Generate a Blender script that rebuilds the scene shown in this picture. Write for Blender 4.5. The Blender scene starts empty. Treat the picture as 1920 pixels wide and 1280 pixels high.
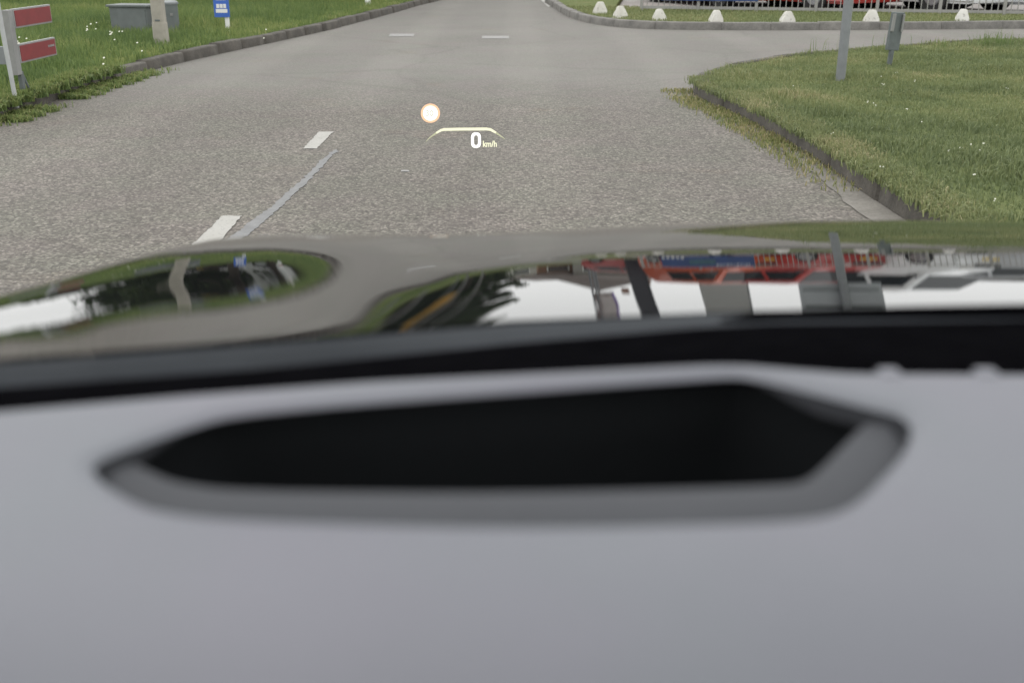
import bpy, bmesh, math, random
import numpy as np
from mathutils import Vector, Matrix
from mathutils.geometry import tessellate_polygon

random.seed(7)
rng = np.random.default_rng(7)
R = math.radians
sc = bpy.context.scene
COL = sc.collection

# ------------------------------------------------------------------ camera, sky, sun, exposure
EYE = 1.25                    # height of the lens above the road
PITCH = R(20.6)
FPX = 1973.0                  # focal length in pixels of the 1920 px wide photograph
CP, SP = math.cos(PITCH), math.sin(PITCH)
cam_d = bpy.data.cameras.new("camera")
cam = bpy.data.objects.new("camera", cam_d)
COL.objects.link(cam)
cam.location = (0, 0, EYE)
cam.rotation_euler = (math.pi / 2 - PITCH, 0, 0)
cam_d.sensor_width = 36.0
cam_d.lens = 36.0 * FPX / 1920.0
cam_d.clip_start = 0.02
cam_d.clip_end = 2000
cam_d.dof.use_dof = True
cam_d.dof.focus_distance = 6.5
cam_d.dof.aperture_fstop = 4.0
sc.camera = cam

SUN_EL, SUN_AZ = R(58), R(-25)
w = bpy.data.worlds.new("World")
sc.world = w
w.use_nodes = True
nt = w.node_tree
nt.nodes.clear()
out = nt.nodes.new("ShaderNodeOutputWorld")
bg = nt.nodes.new("ShaderNodeBackground")
sky = nt.nodes.new("ShaderNodeTexSky")
sky.sky_type = 'NISHITA'
sky.sun_disc = False
sky.sun_elevation = SUN_EL
sky.sun_rotation = SUN_AZ
sky.dust_density = 4.0
sky.air_density = 1.0
hs = nt.nodes.new("ShaderNodeHueSaturation")
hs.inputs["Saturation"].default_value = 0.12
nt.links.new(sky.outputs[0], hs.inputs["Color"])
# a closed, faintly mottled cloud deck in front of the blue
cn = nt.nodes.new("ShaderNodeTexNoise")
cn.inputs["Scale"].default_value = 1.6
cn.inputs["Detail"].default_value = 5
tc = nt.nodes.new("ShaderNodeTexCoord")
nt.links.new(tc.outputs["Generated"], cn.inputs["Vector"])
cr_ = nt.nodes.new("ShaderNodeMapRange")
cr_.inputs["To Min"].default_value = 7.6
cr_.inputs["To Max"].default_value = 9.4
nt.links.new(cn.outputs[0], cr_.inputs[0])
mxw = nt.nodes.new("ShaderNodeMix")
mxw.data_type = 'RGBA'
mxw.inputs[0].default_value = 0.8
nt.links.new(hs.outputs[0], mxw.inputs[6])
nt.links.new(cr_.outputs[0], mxw.inputs[7])
nt.links.new(mxw.outputs[2], bg.inputs[0])
bg.inputs[1].default_value = 0.13
nt.links.new(bg.outputs[0], out.inputs[0])
sun_d = bpy.data.lights.new("sun", 'SUN')
sun_d.energy = 0.6
sun_d.angle = R(35)
sun_d.color = (1.0, 0.97, 0.93)
sun = bpy.data.objects.new("sun", sun_d)
COL.objects.link(sun)
sun.rotation_euler = (math.pi / 2 - SUN_EL, 0, math.pi - SUN_AZ)
sc.view_settings.view_transform = 'Standard'
sc.view_settings.look = 'None'
sc.view_settings.gamma = 1.0
sc.view_settings.exposure = 0.95
sc.render.engine = 'CYCLES'
sc.cycles.use_denoising = True
sc.cycles.max_bounces = 8
sc.cycles.transparent_max_bounces = 12

# ------------------------------------------------------------------ helpers
def ray(px, py):
    a, b = (px - 960.0) / FPX, (640.0 - py) / FPX
    return Vector((a, CP + b * SP, -SP + b * CP))

def G(px, py, z=0.0):
    """Point of the plane at height z seen at that pixel of the photograph."""
    d = ray(px, py)
    t = (z - EYE) / d.z
    return Vector((d.x * t, d.y * t, z))

def X(px, y, z=1.0):
    """x of a point at depth y and height z seen in that pixel column."""
    cz = y * CP - (z - EYE) * SP
    return (px - 960.0) / FPX * cz

def link(o, parent=None):
    COL.objects.link(o)
    if parent is not None:
        o.parent = parent
    return o

def tag(o, label=None, cat=None, group=None, kind=None):
    if label: o["label"] = label
    if cat: o["category"] = cat
    if group: o["group"] = group
    if kind: o["kind"] = kind
    return o

def thing(name, label, cat, loc=(0, 0, 0), rz=0.0, group=None):
    o = bpy.data.objects.new(name, None)
    o.empty_display_size = 0.2
    link(o)
    o.location = loc
    o.rotation_euler = (0, 0, rz)
    return tag(o, label, cat, group)

def bm_obj(name, bm, mat, parent=None, smooth=False, autos=None):
    me = bpy.data.meshes.new(name)
    bm.normal_update()
    bm.to_mesh(me)
    bm.free()
    me.materials.append(mat)
    if smooth:
        me.polygons.foreach_set("use_smooth", [True] * len(me.polygons))
        if autos is not None:
            me.set_sharp_from_angle(angle=R(autos))
    return link(bpy.data.objects.new(name, me), parent)

def np_obj(name, V, F, mat, parent=None, smooth=False, attr=None):
    """V (n,3); F (m,k) faces all of k corners."""
    V = np.asarray(V, np.float32)
    F = np.asarray(F, np.int32)
    me = bpy.data.meshes.new(name)
    me.vertices.add(len(V))
    me.vertices.foreach_set("co", V.ravel())
    k = F.shape[1]
    me.loops.add(F.size)
    me.loops.foreach_set("vertex_index", F.ravel())
    me.polygons.add(len(F))
    me.polygons.foreach_set("loop_start", np.arange(0, F.size, k, dtype=np.int32))
    me.update(calc_edges=True)
    if smooth:
        me.polygons.foreach_set("use_smooth", np.ones(len(F), dtype=bool))
    if attr is not None:
        for an, av in attr.items():
            a = me.attributes.new(an, 'FLOAT', 'POINT')
            a.data.foreach_set("value", np.asarray(av, np.float32))
    me.materials.append(mat)
    me.validate()
    return link(bpy.data.objects.new(name, me), parent)

def box(bm, cx, cy, cz, sx, sy, sz, rot=None, bevel=0.0):
    r = bmesh.ops.create_cube(bm, size=1.0)
    vs = r["verts"]
    M = Matrix.Translation((cx, cy, cz)) @ (rot if rot is not None else Matrix()) @ Matrix.Diagonal((sx, sy, sz, 1))
    bmesh.ops.transform(bm, matrix=M, verts=vs)
    if bevel:
        es = list({e for v in vs for e in v.link_edges})
        bmesh.ops.bevel(bm, geom=es, offset=bevel, segments=2, affect='EDGES', profile=0.7)

def tube(bm, pts, radii, n=10, cap=True):
    pts = [Vector(p) for p in pts]
    rings = []
    for i, p in enumerate(pts):
        d = (pts[min(i + 1, len(pts) - 1)] - pts[max(i - 1, 0)]).normalized()
        ref = Vector((1, 0, 0)) if abs(d.x) < 0.9 else Vector((0, 1, 0))
        a = d.cross(ref).normalized()
        b = d.cross(a)
        r = radii[i] if hasattr(radii, "__len__") else radii
        rings.append([bm.verts.new(p + (a * math.cos(2 * math.pi * k / n) + b * math.sin(2 * math.pi * k / n)) * r) for k in range(n)])
    for i in range(len(rings) - 1):
        for k in range(n):
            bm.faces.new((rings[i][k], rings[i][(k + 1) % n], rings[i + 1][(k + 1) % n], rings[i + 1][k]))
    if cap:
        bm.faces.new(rings[0])
        bm.faces.new(list(reversed(rings[-1])))

def poly_plate(bm, pts, z0, z1):
    """A plate with the outline pts (2-D) between the heights z0 and z1."""
    top = [bm.verts.new((p[0], p[1], z1)) for p in pts]
    bot = [bm.verts.new((p[0], p[1], z0)) for p in pts]
    n = len(pts)
    for tri in tessellate_polygon([[Vector((p[0], p[1], 0)) for p in pts]]):
        try: bm.faces.new([top[i] for i in tri])
        except ValueError: pass
    for i in range(n):
        bm.faces.new((top[i], bot[i], bot[(i + 1) % n], top[(i + 1) % n]))
    bmesh.ops.recalc_face_normals(bm, faces=bm.faces[:])

def resample(pts, step):
    P = np.array([(p[0], p[1]) for p in pts], float)
    for _ in range(3):                                             # Chaikin: rounds the corners off
        Q = [P[0]]
        for a, b in zip(P[:-1], P[1:]):
            Q += [a * .75 + b * .25, a * .25 + b * .75]
        P = np.array(Q + [P[-1]])
    s = np.r_[0, np.cumsum(np.hypot(*np.diff(P, axis=0).T))]
    u = np.linspace(0, s[-1], max(2, int(s[-1] / step)))
    return np.c_[np.interp(u, s, P[:, 0]), np.interp(u, s, P[:, 1])]

# ------------------------------------------------------------------ materials
class NT:
    def __init__(self, name):
        self.m = bpy.data.materials.new(name)
        self.m.use_nodes = True
        self.t = self.m.node_tree
        self.t.nodes.clear()
        self.out = self.t.nodes.new("ShaderNodeOutputMaterial")
        self.p = self.t.nodes.new("ShaderNodeBsdfPrincipled")
        self.t.links.new(self.p.outputs[0], self.out.inputs[0])
    def n(self, typ, **kw):
        x = self.t.nodes.new(typ)
        for k, v in kw.items():
            if k in x.inputs: x.inputs[k].default_value = v
            else: setattr(x, k, v)
        return x
    def l(self, a, b): self.t.links.new(a, b)
    def coords(self):
        return self.n("ShaderNodeTexCoord").outputs["Object"]
    def noise(self, scale, detail=4, rough=.55, co=None):
        x = self.n("ShaderNodeTexNoise")
        x.inputs["Scale"].default_value = scale
        x.inputs["Detail"].default_value = detail
        x.inputs["Roughness"].default_value = rough
        self.l(co if co is not None else self.coords(), x.inputs["Vector"])
        return x
    def ramp(self, fac, stops):
        x = self.n("ShaderNodeValToRGB")
        e = x.color_ramp.elements
        while len(e) < len(stops): e.new(.5)
        for i, (p, c) in enumerate(stops):
            e[i].position = p
            e[i].color = (*c, 1) if len(c) == 3 else c
        self.l(fac, x.inputs[0])
        return x.outputs[0]
    def mix(self, a, b, fac, mode='MIX'):
        x = self.n("ShaderNodeMix", data_type='RGBA', blend_type=mode)
        for s, v in ((6, a), (7, b), (0, fac)):
            if hasattr(v, "is_output"): self.l(v, x.inputs[s])
            elif isinstance(v, (int, float)) and s != 0: x.inputs[s].default_value = (v, v, v, 1)
            elif s == 0: x.inputs[s].default_value = v
            else: x.inputs[s].default_value = (*v, 1)
        return x.outputs[2]
    def bump(self, h, strength, dist):
        x = self.n("ShaderNodeBump")
        x.inputs["Strength"].default_value = strength
        x.inputs["Distance"].default_value = dist
        self.l(h, x.inputs["Height"])
        self.l(x.outputs[0], self.p.inputs["Normal"])

def mat_plain(name, c, rough=.5, metal=0.0, var=.12, scale=6.0, spec=.5, bump=0.0):
    m = NT(name)
    nz = m.noise(scale, 6, .6)
    a = tuple(max(0, v * (1 - var)) for v in c)
    b = tuple(v * (1 + var) for v in c)
    m.l(m.ramp(nz.outputs[0], [(.3, a), (.7, b)]), m.p.inputs["Base Color"])
    m.p.inputs["Roughness"].default_value = rough
    m.p.inputs["Metallic"].default_value = metal
    m.p.inputs["Specular IOR Level"].default_value = spec
    if bump:
        m.bump(m.noise(scale * 12, 3).outputs[0], bump, .004)
    return m.m

def mat_emit(name, c, s):
    m = bpy.data.materials.new(name)
    m.use_nodes = True
    t = m.node_tree
    t.nodes.clear()
    o = t.nodes.new("ShaderNodeOutputMaterial")
    e = t.nodes.new("ShaderNodeEmission")
    e.inputs[0].default_value = (*c, 1)
    e.inputs[1].default_value = s
    t.links.new(e.outputs[0], o.inputs[0])
    return m

def mat_asphalt():
    m = NT("asphalt")
    co = m.coords()
    vo = m.n("ShaderNodeTexVoronoi")
    vo.inputs["Scale"].default_value = 78.0
    m.l(co, vo.inputs["Vector"])
    sep = m.n("ShaderNodeSeparateColor")
    m.l(vo.outputs["Color"], sep.inputs[0])
    stones = m.ramp(sep.outputs[0], [(0, (.060, .055, .050)), (.35, (.096, .088, .079)), (.75, (.138, .127, .114)), (1, (.215, .20, .18))])
    gap = m.ramp(vo.outputs["Distance"], [(.30, (1, 1, 1)), (.75, (.66, .65, .63))])
    chip = m.mix(stones, gap, .8, 'MULTIPLY')
    fine = m.ramp(m.noise(160, 4, .7, co).outputs[0], [(.3, (.123, .118, .111)), (.7, (.160, .153, .144))])
    # the older, coarser lane in front of the junction meets a smoother surface at y = 8.7
    xyz = m.n("ShaderNodeSeparateXYZ")
    m.l(co, xyz.inputs[0])
    wob = m.n("ShaderNodeMath", operation='MULTIPLY_ADD')
    m.l(m.noise(1.3, 3, .6, co).outputs[0], wob.inputs[0])
    wob.inputs[1].default_value = 1.3
    m.l(xyz.outputs[1], wob.inputs[2])
    mr = m.n("ShaderNodeMapRange")
    mr.inputs["From Min"].default_value = 9.2
    mr.inputs["From Max"].default_value = 11.6
    m.l(wob.outputs[0], mr.inputs[0])
    fine = m.mix(fine, m.mix(gap, m.ramp(sep.outputs[0], [(0, (.72, .72, .72)), (1, (1.28, 1.27, 1.25))]), 1.0, 'MULTIPLY'), .55, 'MULTIPLY')
    base = m.mix(chip, fine, mr.outputs[0])
    # thin old cracks, two wheel tracks and brownish stains
    cv = m.n("ShaderNodeTexVoronoi", feature='DISTANCE_TO_EDGE')
    cv.inputs["Scale"].default_value = .42
    dist = m.mix(co, m.noise(1.1, 5, .65, co).outputs["Color"], .22)
    m.l(dist, cv.inputs["Vector"])
    base = m.mix(base, m.ramp(cv.outputs["Distance"], [(.0, (.62, .61, .60)), (.006, (.80, .79, .78)), (.014, (1, 1, 1))]), .28, 'MULTIPLY')
    sx_ = m.n("ShaderNodeMath", operation='SINE')
    ax_ = m.n("ShaderNodeMath", operation='MULTIPLY_ADD')
    m.l(xyz.outputs[0], ax_.inputs[0])
    ax_.inputs[1].default_value = 4.1
    ax_.inputs[2].default_value = .9
    m.l(ax_.outputs[0], sx_.inputs[0])
    base = m.mix(base, m.ramp(sx_.outputs[0], [(.15, (.93, .93, .93)), (.85, (1.05, 1.05, 1.05))]), .8, 'MULTIPLY')
    base = m.mix(base, m.ramp(m.noise(.9, 4, .7, co).outputs[0], [(.60, (1, 1, 1)), (.72, (1.04, .93, .84))]), .6, 'MULTIPLY')
    blot = m.ramp(m.noise(.55, 5, .6, co).outputs[0], [(.3, (.88, .87, .86)), (.7, (1.08, 1.08, 1.07))])
    base = m.mix(base, blot, .9, 'MULTIPLY')
    tint = m.ramp(m.noise(1.7, 3, .6, co).outputs[0], [(.35, (1.03, .98, .99)), (.65, (.98, 1.02, .95))])
    base = m.mix(base, tint, .8, 'MULTIPLY')
    st = m.ramp(m.noise(3.1, 6, .7, co).outputs[0], [(.62, (1, 1, 1)), (.75, (.80, .79, .78))])
    base = m.mix(base, st, .7, 'MULTIPLY')
    m.l(base, m.p.inputs["Base Color"])
    m.p.inputs["Roughness"].default_value = .8
    m.p.inputs["Specular IOR Level"].default_value = .3
    m.bump(vo.outputs["Distance"], .22, .005)
    return m.m

def mat_soil(name, stops, scale=1.6):
    m = NT(name)
    co = m.coords()
    a = m.ramp(m.noise(scale, 6, .65, co).outputs[0], stops)
    b = m.ramp(m.noise(40, 4, .7, co).outputs[0], [(.3, (.6, .6, .6)), (.7, (1.25, 1.25, 1.2))])
    m.l(m.mix(a, b, .9, 'MULTIPLY'), m.p.inputs["Base Color"])
    m.p.inputs["Roughness"].default_value = .95
    m.p.inputs["Specular IOR Level"].default_value = .1
    m.bump(m.noise(30, 5, .7, co).outputs[0], .6, .03)
    return m.m

def mat_blades(name, stops):
    m = NT(name)
    at = m.n("ShaderNodeAttribute", attribute_name="tint")
    m.l(m.ramp(at.outputs["Fac"], stops), m.p.inputs["Base Color"])
    m.p.inputs["Roughness"].default_value = .6
    m.p.inputs["Specular IOR Level"].default_value = .2
    # a blade lets some light through
    tr = m.n("ShaderNodeBsdfTranslucent")
    m.l(m.ramp(at.outputs["Fac"], stops), tr.inputs[0])
    mx = m.n("ShaderNodeMixShader")
    mx.inputs[0].default_value = .3
    m.l(m.p.outputs[0], mx.inputs[1])
    m.l(tr.outputs[0], mx.inputs[2])
    m.l(mx.outputs[0], m.out.inputs[0])
    return m.m

M = {}
M["asphalt"] = mat_asphalt()
M["soil"] = mat_soil("lawn_soil", [(.3, (.085, .11, .042)), (.55, (.115, .135, .055)), (.75, (.17, .155, .08))])
M["verge_soil"] = mat_soil("verge_soil", [(.3, (.08, .11, .035)), (.55, (.115, .145, .048)), (.75, (.16, .17, .07))], .8)
M["ground"] = mat_soil("ground", [(.3, (.05, .08, .025)), (.7, (.09, .11, .04))], .1)
M["lawn_blade"] = mat_blades("lawn_blade", [(0, (.118, .148, .072)), (.45, (.165, .196, .088)), (.8, (.23, .245, .112)), (1, (.34, .305, .175))])
M["verge_blade"] = mat_blades("verge_blade", [(0, (.088, .134, .050)), (.45, (.145, .200, .068)), (.8, (.222, .258, .090)), (1, (.33, .315, .15))])
M["dry_blade"] = mat_blades("dry_blade", [(0, (.13, .17, .06)), (.5, (.24, .24, .10)), (1, (.40, .33, .20))])
M["petal"] = mat_plain("petal", (.5, .5, .42), .7)
def mat_kerb(name, lo, hi):
    m = NT(name)
    co = m.coords()
    a = m.ramp(m.noise(5, 6, .7, co).outputs[0], [(.3, lo), (.7, hi)])
    b = m.ramp(m.noise(60, 4, .7, co).outputs[0], [(.3, (.7, .7, .7)), (.7, (1.2, 1.2, 1.2))])
    m.l(m.mix(a, b, .8, 'MULTIPLY'), m.p.inputs["Base Color"])
    m.p.inputs["Roughness"].default_value = .9
    m.bump(m.noise(45, 5, .7, co).outputs[0], .5, .01)
    return m.m
M["kerb"] = mat_kerb("kerb_concrete", (.09, .086, .08), (.19, .18, .165))
M["kerb_old"] = mat_kerb("kerb_weathered", (.034, .030, .025), (.094, .084, .071))
M["gutter"] = mat_kerb("gutter_concrete", (.105, .097, .085), (.17, .158, .14))
def mat_marking():
    m = NT("road_paint")
    co = m.coords()
    wear = m.ramp(m.noise(55, 5, .75, co).outputs[0], [(.33, (.17, .165, .155)), (.46, (.275, .268, .25))])
    m.l(m.mix(wear, m.ramp(m.noise(4, 3, .6, co).outputs[0], [(.3, (.9, .9, .88)), (.7, (1.05, 1.05, 1.05))]), .8, 'MULTIPLY'), m.p.inputs["Base Color"])
    m.p.inputs["Roughness"].default_value = .7
    m.bump(m.noise(90, 3, .7, co).outputs[0], .4, .004)
    return m.m
M["paint"] = mat_marking()
M["faded"] = mat_plain("faded_road_paint", (.19, .185, .18), .8, var=.2, scale=20)
M["sealant"] = mat_plain("crack_sealant", (.112, .113, .115), .6, var=.22, scale=14, bump=.2)
M["concrete"] = mat_plain("pole_concrete", (.30, .28, .24), .9, var=.15, scale=8, bump=.3)
def mat_block():
    m = NT("block_paint")
    co = m.n("ShaderNodeNewGeometry").outputs["Position"]
    chips = m.ramp(m.noise(16, 6, .7, co).outputs[0], [(.32, (.24, .23, .21)), (.44, (.60, .59, .56))])
    grime = m.ramp(m.noise(3.5, 4, .6, co).outputs[0], [(.3, (.78, .76, .71)), (.7, (1.05, 1.05, 1.04))])
    m.l(m.mix(chips, grime, .9, 'MULTIPLY'), m.p.inputs["Base Color"])
    m.p.inputs["Roughness"].default_value = .8
    m.bump(m.noise(25, 4, .7, co).outputs[0], .4, .01)
    return m.m
M["block"] = mat_block()
M["galv"] = mat_plain("galvanised_steel", (.20, .21, .22), .5, .35, var=.12, scale=10)
M["sign_back"] = mat_plain("sign_back_grey", (.32, .335, .355), .6, .1, var=.08, scale=3)
M["galv_dark"] = mat_plain("weathered_steel", (.11, .125, .125), .6, .2, var=.2, scale=14)
M["fence"] = mat_plain("fence_grey", (.27, .262, .25), .6, .1, var=.1, scale=5)
M["white"] = mat_plain("white_paint", (.68, .68, .67), .5, var=.06, scale=4)
M["offwhite"] = mat_plain("pale_grey_paint", (.215, .215, .21), .6, var=.15, scale=9)
M["pale_post"] = mat_plain("pale_post", (.36, .37, .37), .5, var=.12, scale=9)
M["red_board"] = mat_plain("red_board", (.165, .015, .017), .5, var=.16, scale=9)
M["cabinet"] = mat_plain("cabinet_grey", (.115, .128, .127), .55, var=.14, scale=5)
M["blue"] = mat_plain("sign_blue", (.035, .11, .42), .4, var=.1, scale=8)
M["navy"] = mat_plain("banner_navy", (.016, .042, .14), .5, var=.3, scale=3)
M["pylon_navy"] = mat_plain("pylon_navy", (.012, .014, .02), .35, var=.2, scale=2)
M["pylon_grey"] = mat_plain("pylon_grey", (.30, .305, .29), .5, var=.06, scale=1)
M["yellow"] = mat_plain("yellow_paint", (.42, .22, .015), .5, var=.1, scale=4)
M["purple"] = mat_plain("flag_purple", (.16, .07, .40), .8, var=.1)
M["rose"] = mat_plain("flag_rose", (.36, .22, .20), .8, var=.1)
M["orange"] = mat_plain("flag_white", (.5, .46, .45), .8, var=.1)
M["rubber"] = mat_plain("tyre_rubber", (.018, .018, .018), .85, var=.15)
M["rim"] = mat_plain("alloy_rim", (.30, .31, .32), .35, .7, var=.1)
M["wall_grey"] = mat_plain("wall_grey", (.27, .255, .24), .9, var=.08, scale=2)
M["wall_white"] = mat_plain("wall_white", (.50, .49, .46), .9, var=.08, scale=2)
M["brick"] = mat_plain("house_brick", (.22, .12, .08), .9, var=.25, scale=3)
M["roof_tile"] = mat_plain("roof_tile", (.075, .06, .052), .85, var=.2, scale=3)
M["roof_red"] = mat_plain("roof_red_tile", (.30, .07, .05), .85, var=.2, scale=3)
M["bark"] = mat_plain("bark", (.045, .037, .028), .95, var=.3, scale=9, bump=.6)
M["leaf"] = mat_blades("leaf", [(0, (.018, .034, .010)), (.5, (.032, .058, .016)), (1, (.065, .095, .028))])
M["leaf_far"] = mat_blades("leaf_far", [(0, (.03, .05, .02)), (.5, (.05, .08, .03)), (1, (.09, .12, .05))])
M["lot"] = mat_plain("lot_paving", (.21, .195, .185), .9, var=.12, scale=2)
def mat_gloss(name, c, rough=.12, ior=1.5, coat=.0):
    m = NT(name)
    nz = m.noise(9, 4, .6)
    m.l(m.ramp(nz.outputs[0], [(.3, tuple(v * .93 for v in c)), (.7, tuple(v * 1.05 for v in c))]), m.p.inputs["Base Color"])
    m.p.inputs["Roughness"].default_value = rough
    m.p.inputs["IOR"].default_value = ior
    m.p.inputs["Coat Weight"].default_value = coat
    m.p.inputs["Coat Roughness"].default_value = .03
    return m.m
M["glass_dark"] = mat_gloss("vehicle_glass", (.012, .016, .017), .04, 1.5)
M["pane"] = mat_gloss("house_glass", (.03, .035, .04), .06, 1.5)
M["car_red"] = mat_gloss("red_lacquer", (.30, .022, .016), .25, 1.5, .8)
M["car_orange"] = mat_gloss("orange_red_lacquer", (.38, .060, .018), .25, 1.5, .8)
M["car_white"] = mat_gloss("white_lacquer", (.62, .63, .63), .25, 1.5, .8)
M["car_silver"] = mat_gloss("silver_lacquer", (.33, .34, .35), .25, 1.5, .8)
M["car_black"] = mat_gloss("black_lacquer", (.012, .013, .015), .2, 1.5, .8)
M["trim"] = mat_plain("black_plastic", (.02, .02, .021), .6, var=.1)
M["lamp_glass"] = mat_gloss("lamp_glass", (.6, .6, .58), .1, 1.5)
M["plate"] = mat_plain("plate_yellow", (.6, .42, .03), .5)

# our own car
def mat_bonnet():
    m = NT("bonnet_lacquer")
    m.l(m.ramp(m.noise(380, 3, .7).outputs[0], [(.60, (.006, .006, .007)), (.78, (.05, .05, .048))]), m.p.inputs["Base Color"])
    m.p.inputs["IOR"].default_value = 1.6
    co = m.coords()
    m.l(m.ramp(m.noise(30, 5, .6, co).outputs[0], [(.35, (.012, .012, .012)), (.75, (.035, .035, .035))]), m.p.inputs["Roughness"])
    return m.m
M["bonnet"] = mat_bonnet()
def mat_dash():
    m = NT("dash_leather")
    co = m.coords()
    vo = m.n("ShaderNodeTexVoronoi")
    vo.inputs["Scale"].default_value = 700
    m.l(co, vo.inputs["Vector"])
    tone = m.ramp(m.noise(7, 3, .5, co).outputs[0], [(.35, (.120, .126, .142)), (.65, (.125, .125, .146))])
    m.l(m.mix(tone, m.ramp(m.noise(2.2, 4, .6, co).outputs[0], [(.3, (.92, .92, .92)), (.7, (1.07, 1.07, 1.07))]), .9, 'MULTIPLY'), m.p.inputs["Base Color"])
    m.p.inputs["Roughness"].default_value = .5
    m.p.inputs["Specular IOR Level"].default_value = .22
    m.bump(vo.outputs["Distance"], .3, .0006)
    return m.m
M["dash"] = mat_dash()
M["rimtrim"] = mat_plain("well_rim", (.052, .054, .060), .7, var=.05, scale=20, spec=.12)
M["well"] = mat_plain("well_black", (.006, .006, .007), .7, var=.1, spec=.1)
M["well_wall"] = mat_plain("well_wall", (.013, .0145, .016), .8, var=.1, spec=.1)
M["frit"] = mat_plain("ceramic_black", (.002, .002, .0024), .7, var=.1, spec=.01)
def mat_matt(name, c):
    m = NT(name)
    d = m.n("ShaderNodeBsdfDiffuse")
    m.l(m.ramp(m.noise(40, 3).outputs[0], [(.3, tuple(v * .8 for v in c)), (.7, tuple(v * 1.2 for v in c))]), d.inputs[0])
    m.l(d.outputs[0], m.out.inputs[0])
    return m.m
M["frit"] = mat_matt("ceramic_black_matt", (.0025, .0025, .003))
M["cowl"] = mat_plain("cowl_plastic", (.021, .024, .028), .75, var=.12, scale=14, spec=.08)
M["head"] = mat_plain("headliner", (.30, .30, .29), .95, var=.05)
def mat_clear():
    m = bpy.data.materials.new("clear_glass")
    m.use_nodes = True
    t = m.node_tree
    t.nodes.clear()
    o = t.nodes.new("ShaderNodeOutputMaterial")
    b = t.nodes.new("ShaderNodeBsdfTransparent")
    b.inputs[0].default_value = (.965, .975, .965, 1)
    t.links.new(b.outputs[0], o.inputs[0])
    return m
M["clear"] = mat_clear()
M["hud_white"] = mat_emit("display_white", (1.0, 1.0, .90), .85)
M["hud_pale"] = mat_emit("display_pale_yellow", (1.0, .98, .70), .60)
M["hud_dim"] = mat_emit("display_dim_yellow", (.62, .62, .42), .50)
M["hud_ring"] = mat_emit("display_red_ring", (1.0, .62, .40), .62)
M["hud_digit"] = mat_emit("display_grey_digit", (.80, .78, .62), .36)

# ------------------------------------------------------------------ ground, road, kerbs
def sheet(name, pts, z, mat, kind="structure"):
    bm = bmesh.new()
    f = bm.faces.new([bm.verts.new((p[0], p[1], z)) for p in pts])
    bmesh.ops.triangulate(bm, faces=[f])
    for q in bm.faces:
        if q.normal.z < 0: q.normal_flip()
    bmesh.ops.recalc_face_normals(bm, faces=bm.faces[:])
    o = bm_obj(name, bm, mat)
    for p in o.data.polygons:
        if p.normal.z < 0:
            o.data.flip_normals()
            break
    return tag(o, kind=kind)

sheet("ground", [(-900, -900), (900, -900), (900, 900), (-900, 900)], -.06, M["ground"])
sheet("road", [(-9, -12), (60, -12), (60, 120), (-9, 120)], 0.0, M["asphalt"])

KL = [(-3.95, -10), (-3.95, 2), G(0, 226), G(150, 172), G(300, 127), G(450, 93), G(600, 61), G(720, 30), G(820, 1), (.2, 38), (3.6, 56), (9, 78), (17, 112)]
KL = [(p[0], p[1]) for p in KL]
KR = [(1.98, -10), (1.96, 3), G(1690, 412), G(1520, 292), G(1400, 226), G(1310, 187), G(1290, 172), G(1325, 150), G(1420, 128), G(1560, 111), G(1740, 97), G(1920, 86), (10.5, 15.6), (22, 17.2), (60, 21)]
KR = [(p[0], p[1]) for p in KR]
KF = [(23, 108), (14.5, 78), (9.2, 58), (4.2, 39), G(1012, 1), G(1034, 12), G(1062, 32), G(1110, 46), G(1180, 54), G(1300, 57), G(1500, 57), G(1700, 56), G(1920, 54), (22, 19.4), (60, 24)]
KF = [(p[0], p[1]) for p in KF]
KLs, KRs, KFs = resample(KL, .25), resample(KR, .12), resample(KF, .25)

def offset(P, d):
    T = np.gradient(P, axis=0)
    T /= np.linalg.norm(T, axis=1)[:, None]
    N = np.c_[-T[:, 1], T[:, 0]]
    d = np.asarray(d)
    return P + N * (d[:, None] if d.ndim else d)

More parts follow.
